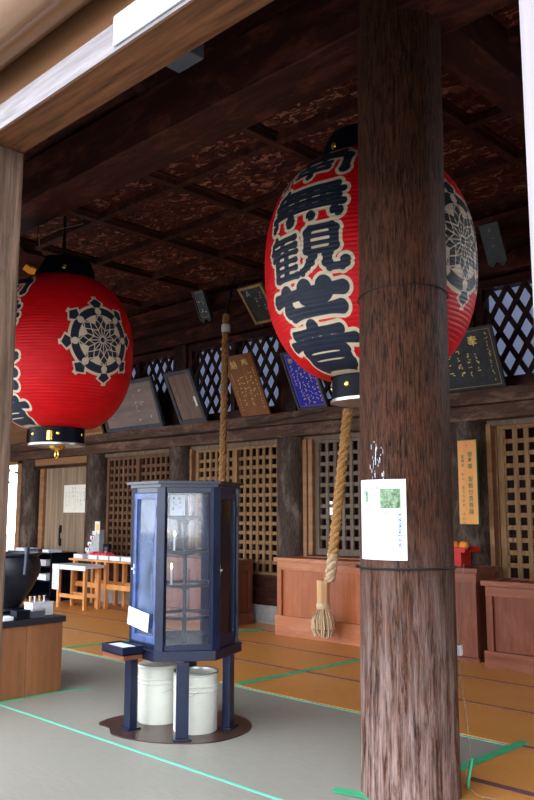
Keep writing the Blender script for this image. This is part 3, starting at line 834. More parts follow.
def make_lantern(loc, label, group):
    t = thing('paper_lantern', label, 'lantern', loc, 0, group)
    o = bpy.data.objects.new('lantern_shade', LM); C.objects.link(o); o.parent = t
    # local origin at the lantern centre
    bm = BM(); lathe(bm, [(0.0, -H2 - .17), (.25, -H2 - .17), (.29, -H2 - .165), (.29, -H2 + .02), (0.0, -H2 + .02)], 48)
    bc = obj('bottom_cap', bm, 'black', t, True)
    bm = BM(); lathe(bm, [(.292, -H2 - .19), (.305, -H2 - .185), (.305, -H2 - .165), (.292, -H2 - .16)], 48)
    lathe(bm, [(0.0, -H2 - .185), (.295, -H2 - .185)], 48)
    obj('cap_rim', bm, 'steel', bc, True)
    for a in range(-150, 210, 60):
        bm = BM(); ar = math.radians(a)
        lathe(bm, [(.0, 0), (.022, .002), (.018, .01), (.0, .016)], 12)
        T = Matrix.Translation((.29 * math.cos(ar), .29 * math.sin(ar), -H2 - .07)) @ Matrix.Rotation(ar, 4, 'Z') @ Matrix.Rotation(PI / 2, 4, 'Y')
        for v in bm.verts: v.co = T @ v.co
        obj('gold_boss', bm, 'gold', bc, True)
    for a in (-45, 135):
        bm = BM(); ar = math.radians(a); lathe(bm, [(.0, -.06), (.034, -.055), (.034, .04), (.02, .055), (0, .06)], 14)
        for v in bm.verts: v.co += Vector((.31 * math.cos(ar), .31 * math.sin(ar), -H2 - .09))
        obj('gold_fitting', bm, 'gold', bc, True)
    bm = BM(); lathe(bm, [(.0, -H2 - .23), (.05, -H2 - .225), (.08, -H2 - .2), (.085, -H2 - .185), (0, -H2 - .185)], 20)
    pts = [(.03 * math.cos(a), 0, -H2 - .27 + .045 * math.sin(a)) for a in [2 * PI * k / 20 for k in range(21)]]
    tube(bm, pts, .009, 6, False)
    obj('hanging_hook', bm, 'gold', t, True)
    bm = BM(); lathe(bm, [(0.0, H2 - .02), (.34, H2 - .02), (.345, H2 + .1), (.30, H2 + .2), (.12, H2 + .24), (0.0, H2 + .24)], 48)
    tc = obj('top_cap', bm, 'black', t, True)
    for a in (-30, -100, 60, 150):
        bm = BM(); ar = math.radians(a); lathe(bm, [(.0, 0), (.028, .002), (.022, .01), (.0, .016)], 12)
        T = Matrix.Translation((.34 * math.cos(ar), .34 * math.sin(ar), H2 + .06)) @ Matrix.Rotation(ar, 4, 'Z') @ Matrix.Rotation(PI / 2, 4, 'Y')
        for v in bm.verts: v.co = T @ v.co
        obj('gold_crest', bm, 'gold', tc, True)
    bm = BM(); tube(bm, [(0, 0, H2 + .24), (0, 0, 4.84 - loc[2])], .02, 8); obj('hanging_rod', bm, 'iron', t, True)
    return t
make_lantern((-3.50, 4.72, 3.305), 'big red paper lantern with navy brush characters, half hidden behind the pillar', 'giant red lanterns')
make_lantern((-7.64, 4.62, 3.22), 'big red paper lantern on the left, its wheel emblem in full view', 'giant red lanterns')

# ================================================================== ROPES
def helix_rope(bm, pts, R, strands=3, pitch=0.28, n=7, sub=0.03):
    pts = [Vector(p) for p in pts]; L = [0]
    for a, c in zip(pts, pts[1:]): L.append(L[-1] + (c - a).length)
    N = int(L[-1] / sub)
    def at(s):
        for i in range(len(pts) - 1):
            if s <= L[i + 1] or i == len(pts) - 2:
                t = (s - L[i]) / (L[i + 1] - L[i]); return pts[i].lerp(pts[i + 1], t), (pts[i + 1] - pts[i]).normalized()
    for k in range(strands):
        path = []
        for j in range(N + 1):
            c, d = at(L[-1] * j / N); a = d.cross(Vector((0, 1, 0))).normalized(); b_ = d.cross(a)
            ph = 2 * PI * (L[-1] * j / N / pitch + k / strands)
            path.append(c + (a * math.cos(ph) + b_ * math.sin(ph)) * R * 0.5)
        tube(bm, path, R * 0.56, n)
def make_rope(name, top, bottom, R, label, mat):
    """bell rope hanging from top to the grip block at bottom, with tassel"""
    t = thing(name, label, 'rope', bottom, 0)
    B = Vector(bottom); d = Vector(top) - B; u = d.normalized()
    bm = BM(); helix_rope(bm, [u * 0.98, d], R); obj('rope', bm, mat, t, True)
    bm = BM(); helix_rope(bm, [u * 0.66, u * 0.985], R * 1.05); obj('worn_rope_end', bm, 'rope_pale', t, True)
    bm = BM(); lathe(bm, [(.0, .40), (.074, .40), (.078, .405), (.080, .66), (.076, .67), (.0, .67)], 8, a0=PI / 8); obj('wooden_grip', bm, 'grip', t)
    bm = BM(); lathe(bm, [(0, .345), (.078, .35), (.086, .38), (.078, .41), (0, .415)], 20); obj('grip_collar', bm, 'rope_pale', t, True)
    bm = BM(); rr = random.Random(5)
    for k in range(230):
        a = rr.uniform(0, 2 * PI); r0 = 0.065 * math.sqrt(rr.random()); r1 = r0 * 1.85 + rr.uniform(-.008, .014)
        z1 = rr.uniform(0.03, 0.09)
        w = rr.uniform(-.3, .3)
        tube(bm, [(r0 * math.cos(a), r0 * math.sin(a), .36), (r1 * 1.0 * math.cos(a + w * .4), r1 * math.sin(a + w * .4), .24), (r1 * 1.05 * math.cos(a + w), r1 * 1.05 * math.sin(a + w), .13), (r1 * .85 * math.cos(a + w), r1 * .85 * math.sin(a + w), z1)], .0085, 5)
    obj('tassel', bm, 'rope_pale', t, True)
    return t
make_rope('bell_rope', (-5.37, 7.2, 4.70), (-6.06, 7.18, 0.06), 0.062, 'thick hemp bell rope with pale tassel, before the wide offering box', 'rope')
t2 = make_rope('bell_rope', (-7.75, 7.2, 4.15), (-7.84, 7.2, 0.06), 0.05, 'darker twisted hemp rope hanging behind the blue candle cabinet', 'rope_old')
bm = BM(); lathe(bm, [(.055, 3.84), (.062, 3.86), (.062, 3.93), (.055, 3.95)], 14, (0.09, 0)); obj('cloth_wrap', bm, 'white', t2, True)
bm = BM(); tube(bm, [(0.09, 0, 4.08), (0.12, .02, 4.25), (0.15, .1, 4.62)], .02, 8); obj('rope_hanger', bm, 'iron', t2, True)
# ================================================================== PLAQUES
rnd = random.Random(21)
def plaque(x0, x1, h, tilt, boardmat, framemat, label, z=2.83, y=7.80, fw=0.035, name='votive_plaque', yaw=0.0):
    w = x1 - x0
    t = thing(name, label, 'plaque', ((x0 + x1) / 2, y, z), yaw, 'votive plaques on the back wall', math.radians(tilt))
    box_obj('board', (-w / 2 + fw * .5, w / 2 - fw * .5, -0.012, 0.02, fw * .5, h - fw * .5), boardmat, t, .002)
    if framemat:
        bm = BM()
        bx(bm, -w / 2, w / 2, -0.03, 0.025, 0, fw, bev=.004); bx(bm, -w / 2, w / 2, -0.03, 0.025, h - fw, h, bev=.004)
        bx(bm, -w / 2, -w / 2 + fw, -0.03, 0.025, fw, h - fw, bev=.004); bx(bm, w / 2 - fw, w / 2, -0.03, 0.025, fw, h - fw, bev=.004)
        obj('frame', bm, framemat, t)
    for sx in (-1, 1):
        bm = BM(); prism(bm, [(sx * w * .28 - .05, 0), (sx * w * .28 + .05, 0), (sx * w * .28, -.05)], -.02, .02, Matrix.Rotation(PI / 2, 4, 'X'))
        obj('support_peg', bm, 'iron', t)
    return t
def goldline(t, w, h, inset, mat='goldtrim', th=.006):
    bm = BM(); a, c = w / 2 - inset, h - inset
    for q in ((-a, a, inset, inset + th), (-a, a, c - th, c), (-a, -a + th, inset, c), (a - th, a, inset, c)):
        bm.faces.new([bm.verts.new(p_) for p_ in ((q[0], -.014, q[2]), (q[1], -.014, q[2]), (q[1], -.014, q[3]), (q[0], -.014, q[3]))])
    obj('border_line', bm, mat, t)
# P1 big faded
t = plaque(-11.28, -9.78, .80, 20, 'plaque_grey', 'frame_grey', 'largest faded grey plaque in a dark frame, right beside the left lantern', fw=.06)
bm = BM(); brush_columns(bm, [(.35, .65, .25, .08), (.2, .6, .1, .06), (0, .7, .45, .08), (-.15, .7, .45, .08), (-.3, .68, .5, .07), (-.5, .6, .15, .04), (.5, .3, .1, .06)], -.0135, rnd, .12, .5); obj('writing', bm, 'cream', t)
# P2
t = plaque(-9.37, -8.76, .82, 26, 'plaque_faded', 'frame_grey', 'narrow faded brown plaque in a grey frame, next to the largest grey plaque', fw=.06)
bm = BM(); brush_columns(bm, [(-.17, .7, .25, .04), (.15, .4, .15, .03)], -.0135, rnd, .1, .3); bx(bm, .17, .21, -.0145, -.013, .25, .4); obj('writing', bm, 'cream', t)
# P3 brown with gold
t = plaque(-8.04, -7.49, .88, 26, 'plaque_brown', None, 'warm brown wooden plaque with gold brush writing, beside the dark rope', fw=.0)
bm = BM(); put_char(bm, '奉', .11, .755, .125, -.0145, .012); put_char(bm, '納', -.11, .755, .125, -.0145, .012)
brush_columns(bm, [(.22, .70, .08, .036), (.14, .66, .2, .07), (.05, .6, .12, .065), (-.03, .6, .25, .065), (-.1, .55, .1, .05), (-.2, .64, .08, .03)], -.0145, rnd, .2, .8); obj('gold_writing', bm, 'goldpaint', t)
# P4 blue
t = plaque(-6.96, -6.46, .80, 27, 'plaque_blue', 'frame_grey', 'bright blue plaque with gold writing, just left of the lantern with characters', fw=.03)
bm = BM(); put_char(bm, '御', -.13, .70, .07, -.0145, .02)
brush_columns(bm, [(.19, .66, .06, .048), (.12, .68, .06, .048), (.05, .66, .06, .048), (-.02, .7, .06, .048), (-.09, .55, .06, .048), (-.15, .62, .3, .042)], -.0145, rnd, .2, .9); obj('gold_writing', bm, 'goldpaint', t); goldline(t, .5, .8, .042)
# P5 black right
t = plaque(-4.92, -4.02, .68, 24, 'plaque_black', None, 'wide black plaque with gold writing and border, right of the foreground pillar', fw=.0)
bm = BM(); put_char(bm, '奉', .20, .54, .12, -.0145, .02)
brush_columns(bm, [(.36, .62, .06, .036), (.20, .42, .12, .07), (.10, .42, .1, .06), (0, .5, .1, .08), (-.14, .52, .12, .08), (-.26, .42, .1, .06), (-.36, .55, .1, .06)], -.0145, rnd, .17, .8); obj('gold_writing', bm, 'goldpaint', t); goldline(t, .9, .68, .03)
# P0 small orange one half hidden by left lantern
t = plaque(-12.35, -11.42, .42, 24, 'plaque_brown', 'goldtrim', 'small orange-brown plaque peeking out under the left lantern', fw=.03)
bm = BM(); brush_columns(bm, [(.3, .35, .1, .05), (.15, .35, .1, .05)], -.0135, rnd, .1, .5); obj('writing', bm, 'goldpaint', t)
# upper small ones
t = plaque(-8.78, -8.54, .44, 24, 'plaque_black', 'frame_grey', 'small narrow black plaque high up near the top of the dark rope', 4.32, 7.66, .02)
bm = BM(); brush_columns(bm, [(-.03, .38, .05, .06), (.04, .38, .05, .05)], -.0135, rnd, .1, .4); obj('writing', bm, 'cream', t)
goldline(t, .24, .44, .03, 'goldtrim')
box_obj('wall_bracket', (-.03, .03, .02, .26, .2, .23), 'dark_y', t, .003)
t = plaque(-7.58, -7.14, .56, 40, 'plaque_black', 'goldtrim', 'small black plaque in an orange-brown frame, high up touching the lantern edge', 4.06, 7.62, .04)
bm = BM(); brush_columns(bm, [(-.1, .5, .3, .1), (.0, .45, .1, .05), (.1, .45, .1, .05)], -.0135, rnd, .1, .4); obj('writing', bm, 'cream', t)
t = plaque(-4.09, -3.87, .42, 26, 'plaque_black', None, 'small dark plaque hanging high on the right, above the diagonal lattice', 4.15, 7.66, .0)
bm = BM(); brush_columns(bm, [(0.0, .38, .1, .05)], -.0135, rnd, .1, .4); obj('writing', bm, 'goldtrim', t)
box_obj('wall_bracket', (-.03, .03, .02, .33, .04, .07), 'dark_y', t, .003)

# orange sign on the column
t = thing('sign_board', 'narrow orange wooden sign with green vertical writing on the right column', 'sign', (-4.52, 7.82, 1.37))
box_obj('board', (-.115, .115, -.015, .02, 0, .91), 'sign', t, .008)
b = BM()
bx(b, -.119, .119, -.012, .022, -.006, .916, bev=.008); obj('board_edge', b, 'green_ink', t)['label'] = 'thin green edge'
bm = BM(); put_column(bm, '御本尊 聖観世音菩薩', .035, .80, .070, .062, -.0165, .012); put_column(bm, '御真言 おん あろりきや そわか', -.055, .76, .0485, .04, -.0165, .010)
obj('green_writing', bm, 'green_ink', t)
bm = BM(); lathe(bm, [(0, -.004), (.008, -.002), (.008, .002), (0, .004)], 8)
for v in bm.verts: v.co = Vector((v.co.x, v.co.z - .018, v.co.y + .855))
obj('nail_head', bm, 'red_ink', t)

# white notice on the plank door
t = thing('notice', 'white paper notice with black handwriting on the plank door', 'notice', (-12.68, 8.09, 1.49))
box_obj('paper', (-.38, .38, -.008, 0, 0, .5), 'cream', t, 0)
bm = BM(); brush_columns(bm, [(.3, .46, .2, .06), (.18, .38, .1, .045), (.08, .38, .14, .045), (-.08, .46, .26, .06), (-.2, .38, .1, .045), (-.3, .38, .08, .04)], -.0095, rnd, .14, .8); obj('writing', bm, 'ink', t)
bm = BM(); stroke2(bm, 0, .03, 0, .47, .006, -.0094); obj('rule_line', bm, 'ink', t)

# ================================================================== OFFERING BOXES
def offering_box(x0, x1, y0, y1, h, label, pm, rm, panels=2, plinth=.16):
    w = x1 - x0; t = thing('offering_box', label, 'box', ((x0 + x1) / 2, (y0 + y1) / 2, 0))
    d = (y1 - y0) / 2; a = w / 2
    bm = BM()
    bx(bm, -a + .03, a - .03, -d + .03, d - .03, plinth, h - .05)
    obj('panel', bm, pm, t)
    for k in range(panels + 1):
        x = -a + .005 + k * (w - .07 - .01) / panels
        bm = BM(); bx(bm, x, x + .07, -d, -d + .06, plinth, h - .14, bev=.004); obj('stile', bm, pm, t)
    for sx in (-1, 1):
        bm = BM(); yy = d - .06; bx(bm, sx * a - (.05 if sx > 0 else 0), sx * a + (.05 if sx < 0 else 0), yy, yy + .06, plinth, h - .14, bev=.004); obj('stile', bm, pm, t)
    bm = BM(); bx(bm, -a, a, -d + .005, -d + .05, h - .15, h - .05, bev=.004); bx(bm, a - .045, a - .001, -d + .05, d, h - .15, h - .05, bev=.004); obj('top_rail', bm, rm, t)
    bm = BM(); bx(bm, -a - .02, a + .02, -d - .02, d, 0.0, plinth, bev=.006); obj('plinth', bm, rm, t)
    bm = BM(); bx(bm, -a - .03, a + .03, -d - .03, -d + .05, h - .05, h, bev=.005); bx(bm, -a - .03, a + .03, d - .05, d + .0, h - .05, h, bev=.005)
    for sx in (-1, 1): bx(bm, min(sx * (a + .03), sx * (a - .05)), max(sx * (a + .03), sx * (a - .05)), -d + .05, d - .05, h - .05, h, bev=.005)
    obj('top_frame', bm, rm, t)
    n = int(w / .11); 
    for k in range(n):
        x = -a + .07 + (k + .5) * (w - .14) / n
        bm = BM(); bx(bm, x - .02, x + .02, -d + .04, d - .04, h - .045, h - .01, bev=.004); obj('slat', bm, rm, t)
    return t
offering_box(-7.0, -5.25, 7.4, 7.9, .94, 'wide reddish wooden offering box behind the big rope tassel', 'box', 'box_x', 1, .24)
offering_box(-9.6, -7.93, 7.42, 7.9, .86, 'dark brown offering box half hidden behind the blue candle cabinet', 'boxd', 'boxd_x', 2)
cb = offering_box(-5.12, -4.26, 7.45, 7.93, .93, 'dark reddish wooden box just right of the foreground pillar, carrying the red stand', 'boxd', 'boxd_x', 2, .04)
bm = BM()
for k in range(9): bx(bm, -.02 + 0 * k, .12, -.245, -.238, .2 + k * .07, .23 + k * .07)
obj('louvre', bm, 'slab', cb)['label'] = 'dark louvred panel'
offering_box(-4.08, -2.9, 7.30, 7.80, .83, 'reddish wooden box at the right edge of the photo', 'boxd', 'boxd_x', 2)
# red offering stand with orange offerings
t = thing('offering_stand', 'small red lacquered stand on the wooden box beside the pillar', 'stand', (-4.62, 7.68, .93))
bm = BM(); prism(bm, [(-.12, -.1), (.12, -.1), (.12, .1), (-.12, .1)], 0, .15); obj('base', bm, 'redlac', t)
bm = BM(); bx(bm, -.19, .19, -.15, .15, .15, .175, bev=.004); bx(bm, -.2, .2, -.16, -.15, .15, .2); bx(bm, -.2, .2, .15, .16, .15, .2); obj('tray', bm, 'redlac', t)
for k, (dx, dy, lab) in enumerate(((-.1, 0, 'left'), (0.0, -.03, 'middle'), (.1, 0, 'right'))):
    bm = BM(); lathe(bm, [(0, 0), (.035, .003), (.052, .03), (.05, .06), (.03, .08), (0, .083)], 16)
    for v in bm.verts: v.co += Vector((-4.62 + dx, 7.68 + dy, 1.106))
    tag(obj('orange_fruit', bm, 'orange', smooth=True), 'orange fruit on the red stand, the %s one of three' % lab, 'fruit', 'oranges on the red stand')

# ================================================================== CANDLE CABINET
CX, CY = -4.60, 3.88
cab = thing('candle_cabinet', 'hexagonal dark blue glazed candle cabinet on tall legs over two white pails', 'cabinet', (CX, CY, 0))
A0 = -6.0
def hexp(R, a=A0): return [(R * math.cos(math.radians(a + 60 * k)), R * math.sin(math.radians(a + 60 * k))) for k in range(6)]
Z0, Z1 = .555, 1.685
bm = BM(); prism(bm, hexp(.42, -9), .495, .56); obj('base_board', bm, 'navy', cab)
bm = BM(); prism(bm, hexp(.435), Z1 + .012, Z1 + .03); prism(bm, hexp(.405), Z1 - .012, Z1 + .012); obj('roof', bm, 'navy', cab)
HX = hexp(.385)
for k in range(6):
    bm = BM(); x, y = HX[k]; x *= .965; y *= .965
    T = Matrix.Translation((x, y, 0)) @ Matrix.Rotation(math.radians(A0 + 60 * k), 4, 'Z')
    bx(bm, -.024, .022, -.032, .032, Z0, Z1 - .012, T, .003); obj('corner_post', bm, 'navy', cab)
def face_T(k, inset=0.0):
    a, c = Vector(HX[k % 6]), Vector(HX[(k + 1) % 6]); m = (a + c) / 2; d = (c - a).normalized(); nrm = Vector((d.y, -d.x))
    if nrm.dot(m) < 0: nrm = -nrm
    m = m - nrm * inset
    # local x along edge, y outward, z up
    return Matrix(((d.x, nrm.x, 0, m.x), (d.y, nrm.y, 0, m.y), (0, 0, 1, 0), (0, 0, 0, 1))), (c - a).length
for k in range(6):
    T, L = face_T(k, .012); hw = L / 2 - .028
    isdoor = k in (4, 0)           # left door: between vertices 4 and 5; right: 0 and 1
    for za, zb in ((Z0 + .005, Z0 + .045), (Z1 - .05, Z1 - .012)):
        bm = BM(); bx(bm, -hw, hw, -.014, .014, za, zb, T, .002); obj('rail', bm, 'navy', cab)
    zl, zh = Z0 + .047, Z1 - .052
    if isdoor:
        fr = .042
        bm = BM(); bx(bm, -hw + .003, -hw + fr, -.012, .02, zl, zh, T, .003); bx(bm, hw - fr, hw - .003, -.012, .02, zl, zh, T, .003)
        bx(bm, -hw + fr, hw - fr, -.012, .02, zl, zl + fr, T, .003); bx(bm, -hw + fr, hw - fr, -.012, .02, zh - fr, zh, T, .003)
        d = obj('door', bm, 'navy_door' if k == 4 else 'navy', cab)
        bm = BM(); bx(bm, -hw + fr, hw - fr, -.002, .002, zl + fr, zh - fr, T); obj('glass_pane', bm, 'glass_sky_haze' if k == 4 else 'glass', d)
        side = 1 if k == 4 else -1
        hs = hw - .008 if k == 4 else hw - .008
        for zz in (Z0 + .2, Z1 - .22):
            bm = BM(); q = T @ Vector((hs, .024, 0)); tube(bm, [(q.x, q.y, zz), (q.x, q.y, zz + .07)], .007, 8); obj('hinge', bm, 'navy', d, True)
        bm = BM(); q = T @ Vector((-hw + .02, .03, 0)); lathe(bm, [(0, 1.085), (.012, 1.09), (.012, 1.1), (0, 1.105)], 10, (q.x, q.y))
        q2 = T @ Vector((-hw + .02, .02, 0)); tube(bm, [(q2.x, q2.y, 1.06), (q2.x, q2.y, 1.13)], .006, 6); obj('latch', bm, 'silver', d, True)
    else:
        bm = BM(); bx(bm, -hw, hw, -.002, .002, zl, zh, T); obj('glass_pane', bm, 'glass', cab)
for lx_, ly_, la in ((-4.745, 3.525, -96), (-4.275, 3.60, -36), (-4.275, 4.02, 24), (-4.84, 4.15, 114)):
    T = Matrix.Translation((lx_ - CX, ly_ - CY, 0)) @ Matrix.Rotation(math.radians(la + 90), 4, 'Z'); bm = BM()
    bx(bm, -.042, .042, -.028, .028, .02, .495, T, .003); obj('leg', bm, 'navy', cab)
    bm = BM(); bx(bm, -.062, .062, -.05, .05, .008, .02, T, .002); obj('foot_plate', bm, 'navy', cab)
# candle rack inside
bm = BM(); tube(bm, [(0, 0, Z0), (0, 0, 1.6)], .016, 12)
for zz in (.74, .96, 1.2, 1.44): lathe(bm, [(.016, zz - .03), (.03, zz - .02), (.03, zz - .01), (.016, zz)], 12)
obj('rack_pole', bm, 'iron', cab, True)
for zz, R in ((.75, .27), (.97, .25), (1.205, .19), (1.45, .14)):
    bm = BM(); ho, hi = hexp(R, 20), hexp(R - .05, 20)
    for k in range(6):
        a, c, e, f = ho[k], ho[(k + 1) % 6], hi[(k + 1) % 6], hi[k]
        vs = [bm.verts.new((q[0], q[1], z)) for z in (zz, zz + .02) for q in (a, c, e, f)]
        for idx in ((0, 1, 2, 3), (7, 6, 5, 4), (0, 4, 5, 1), (2, 6, 7, 3), (1, 5, 6, 2), (3, 7, 4, 0)): bm.faces.new([vs[i] for i in idx])
        if k % 2 == 0: tube(bm, [(0, 0, zz - .02), ((f[0]) * .99, f[1] * .99, zz + .005)], .006, 6)
    tr = obj('candle_tray', bm, 'iron', cab)
    bm = BM()
    for k in range(6):
        for j in range(3):
            t_ = (j + .5) / 3; x = (ho[k][0] * (1 - t_) + ho[(k + 1) % 6][0] * t_) * .9; y = (ho[k][1] * (1 - t_) + ho[(k + 1) % 6][1] * t_) * .9
            tube(bm, [(x, y, zz + .02), (x, y, zz + .06)], .0022, 5, True, [.003, .001])
    obj('candle_spike', bm, 'iron', tr)['kind'] = 'stuff'
def candle(x, y, z, h, label):
    t = thing('candle', label, 'candle', (x, y, z), 0)
    bm = BM(); lathe(bm, [(0, 0), (.0075, 0), (.0075, h), (0, h + .002)], 10); obj('wax_stick', bm, 'wax', t, True)
    bm = BM(); lathe(bm, [(0, h + .006), (.008, h + .016), (.007, h + .026), (0, h + .046)], 10); obj('flame', bm, 'flame', t, True)
# found positions: left part of the middle window
candle(-4.515, 3.685, .99, .105, 'lit white candle on the second tray, lower of two burning candles')
candle(-4.53, 3.72, 1.226, .095, 'short lit candle stub on the third tray, upper of two burning candles')
for k, (x, y, z, h) in enumerate(((.10, .16, .987, .08),)):
    bm = BM(); lathe(bm, [(0, z), (.0075, z), (.0075, z + h), (0, z + h)], 10, (CX + x, CY + y)); tag(obj('candle', bm, 'wax', smooth=True), 'unlit white candle at the back of the second tray', 'candle')
# papers
T, L = face_T(5, .0)
bm = BM()
for v in bx(bm, -.055, .055, -.002, .002, 0, .15): v.co = Matrix.Translation((CX, CY, 1.474)) @ Matrix.Rotation(math.radians(50), 4, 'Z') @ Matrix.Translation((-.06, -.1, 0)) @ v.co
pn = tag(obj('paper_slip', bm, 'white'), 'small white paper with black writing on the top candle tray', 'paper')
bm = BM(); brush_columns(bm, [(-.025, .14, .02, .03), (.02, .14, .02, .03)], -.003, rnd, .16, .9)
for v in bm.verts: v.co = Matrix.Translation((CX, CY, 1.474)) @ Matrix.Rotation(math.radians(50), 4, 'Z') @ Matrix.Translation((-.06, -.1, 0)) @ v.co
sub(obj('writing', bm, 'ink'), pn)
# perforated white strip standing at the right door
T, L = face_T(0, .04); Tw = Matrix.Translation((CX, CY, 0)) @ T
bm = BM()
for r in range(12):
    for c in range(3):
        x = -.045 + c * .03; z = .60 + r * .034
        bx(bm, x, x + .004, -.002, .002, z, z + .034, Tw); bx(bm, x, x + .03, -.002, .002, z, z + .018, Tw)
tag(obj('mesh_strip', bm, 'white'), 'white perforated strip standing inside the right cabinet door', 'strip')
# note on the left door
T, L = face_T(4, .0); Tw = Matrix.Translation((CX, CY, 0)) @ T @ Matrix.Rotation(math.radians(-8), 4, 'Y')
bm = BM(); bx(bm, -.19, .085, .024, .028, .0, .125, T=Matrix.Translation((CX, CY, .685)) @ T @ Matrix.Rotation(math.radians(7), 4, 'Y') @ Matrix.Translation((.0, 0, 0)))
tag(obj('paper_note', bm, 'white'), 'small white note taped crookedly on the left cabinet door', 'note')
# side tray
T, L = face_T(4, .0); Tw = Matrix.Translation((CX, CY, 0)) @ T
t = tag(bpy.data.objects.new('side_tray', None), 'small navy box on a pinkish board fixed in front of the left cabinet door', 'tray'); C.objects.link(t)
t.matrix_world = Tw @ Matrix.Translation((-.10, .13, .535))
box_obj('shelf_board', (-.14, .15, -.09, .06, -.035, -.005), 'boxd_x', t, .003)
b = BM(); bx(b, -.12, .17, -.08, .08, 0, .01); bx(b, -.12, .17, -.08, -.07, 0, .055); bx(b, -.12, .17, .07, .08, 0, .055); bx(b, -.12, -.11, -.07, .07, 0, .055); bx(b, .16, .17, -.07, .07, 0, .055)
obj('box', b, 'navy', t)
box_obj('white_card', (-.09, .14, -.05, .06, .04, .048), 'white', t, 0)

# plate under the cabinet
pts = [(-5.10, 3.42), (-4.93, 3.40), (-4.72, 3.30), (-4.40, 3.36), (-4.14, 3.52), (-4.00, 3.72), (-4.0, 3.98), (-4.12, 4.2), (-4.36, 4.34), (-4.7, 4.32), (-5.05, 4.02), (-5.17, 3.68)]
pts = [(-4.58 + (x + 4.58) * .86, 3.83 + (y - 3.83) * .9) for x, y in pts]
P2 = []
for i in range(len(pts)):
    p0, p1, p2_, p3 = pts[i - 1], pts[i], pts[(i + 1) % len(pts)], pts[(i + 2) % len(pts)]
    for k in range(5):
        t_ = k / 5; P2.append(tuple(.5 * ((2 * p1[j]) + (-p0[j] + p2_[j]) * t_ + (2 * p0[j] - 5 * p1[j] + 4 * p2_[j] - p3[j]) * t_ ** 2 + (-p0[j] + 3 * p1[j] - 3 * p2_[j] + p3[j]) * t_ ** 3) for j in (0, 1)))
bm = BM(); prism(bm, P2, 0.0, .008)
tag(obj('floor_plate', bm, 'rust'), 'rounded dark rust-brown plate on the floor under the candle cabinet', 'plate')
# pails
def pail(x, y, label, first=None):
    t = thing('pail', label, 'pail', (x, y, .008), 0, 'white pails under the candle cabinet')
    bm = BM(); lathe(bm, [(0, 0), (.15, 0), (.153, .006), (.153, .27), (.159, .275), (.153, .283), (.154, .30), (.160, .305), (.154, .312), (.154, .375), (.160, .38), (.154, .385), (.148, .38), (.146, .015), (0, .012)], 40); obj('body', bm, 'pail', t, True)
    bm = BM(); pts = [(-.16 + .0, 0, .31)] + [(-.165 * math.cos(a), -.165 * math.sin(a) * .9, .31 - .10 * math.sin(a)) for a in [PI * k / 16 for k in range(1, 16)]] + [(.16, 0, .31)]
    tube(bm, pts, .0028, 6); obj('wire_handle', bm, 'steel', t, True)
    bm = BM(); lathe(bm, [(0, 0), (.15, 0)], 32)
    return t
pa = pail(-4.785, 3.81, 'white enamel pail under the cabinet, the left one, with wire handle showing'); pa.rotation_euler.z = math.radians(35)
bm = BM(); lathe(bm, [(0, .37), (.147, .37), (.16, .39), (.155, .398), (.12, .394), (0, .392)], 36); obj('lid', bm, 'pail', pa, True)
pb = pail(-4.40, 3.825, 'open white enamel pail under the cabinet, the right one, with a steel rim'); pb.rotation_euler.z = math.radians(-20)
bm = BM(); lathe(bm, [(.157, .386), (.162, .39), (.158, .396), (.148, .392), (.146, .38)], 40); obj('rim', bm, 'steel', pb, True)

# ================================================================== LEFT COUNTER AND BOWL
t = thing('counter', 'low plank counter with a dark slab top at the left edge', 'counter', (-6.72, 3.0, 0))
bm = BM(); bx(bm, -.55, .53, -.83, .83, 0, .57)
n = 5
for k in range(n):
    w = 1.70 / n; bx(bm, .53, .555, -.85 + k * w + .002, -.85 + (k + 1) * w - .002, 0, .57, bev=.003)
for k in range(3): bx(bm, -.55 + k * .36, -.55 + (k + 1) * .36 - .003, .83, .85, 0, .57)
obj('plank_side', bm, 'chest', t)
box_obj('slab_top', (-.6, .575, -.87, .865, .57, .62), 'slab', t, .006)
B0 = Vector((-6.75, 3.66, 0.622))
t = thing('temple_bowl', 'large black bronze singing bowl on the counter at the left edge', 'bowl', B0)
bm = BM(); lathe(bm, [(0, .02), (.06, .02), (.10, .06), (.19, .2), (.245, .31), (.262, .38), (.25, .45), (.235, .48), (.26, .50), (.262, .515), (.24, .515), (.23, .48), (.245, .38), (.235, .31), (.18, .2), (.09, .08), (0, .05)], 40); obj('bowl', bm, 'iron', t, True)
bm = BM(); lathe(bm, [(0, 0), (.14, 0), (.17, .02), (.16, .04), (0, .045)], 28); obj('cushion', bm, 'black', t, True)
bm = BM(); tube(bm, [(-6.43, 3.62, .96), (-6.45, 3.64, 1.08), (-6.468, 3.655, 1.19)], .025, 12, True, [.017, .02, .022])
tag(obj('bowl_striker', bm, 'navy', smooth=True), 'thick blue-black striker stick leaning on the black bowl', 'striker')
def small_box(name, x0, x1, y0, y1, h, mat, label, lid=None, cat='box', z=.622):
    t = thing(name, label, cat, ((x0 + x1) / 2, (y0 + y1) / 2, z)); a, d = (x1 - x0) / 2, (y1 - y0) / 2
    box_obj('box_body', (-a, a, -d, d, 0, h), mat, t, .004)
    if lid: box_obj('lid', (-a - .004, a + .004, -d - .004, d + .004, h, h + .012), lid, t, .003)
    return t
small_box('stationery_box', -6.42, -6.28, 3.62, 3.82, .10, 'silver', 'pale translucent box on the counter beside the black bowl', 'silver')
small_box('incense_box', -6.26, -6.17, 3.56, 3.68, .055, 'frame_grey', 'small dark grey box nearest the corner side of the counter', 'steel')
small_box('incense_box', -6.26, -6.16, 3.41, 3.53, .06, 'black', 'small black box on the counter in front of the bowl', 'black')
small_box('paper_stack', -6.27, -6.17, 3.3, 3.39, .03, 'white', 'white paper stack on the counter by the post', None, 'paper')
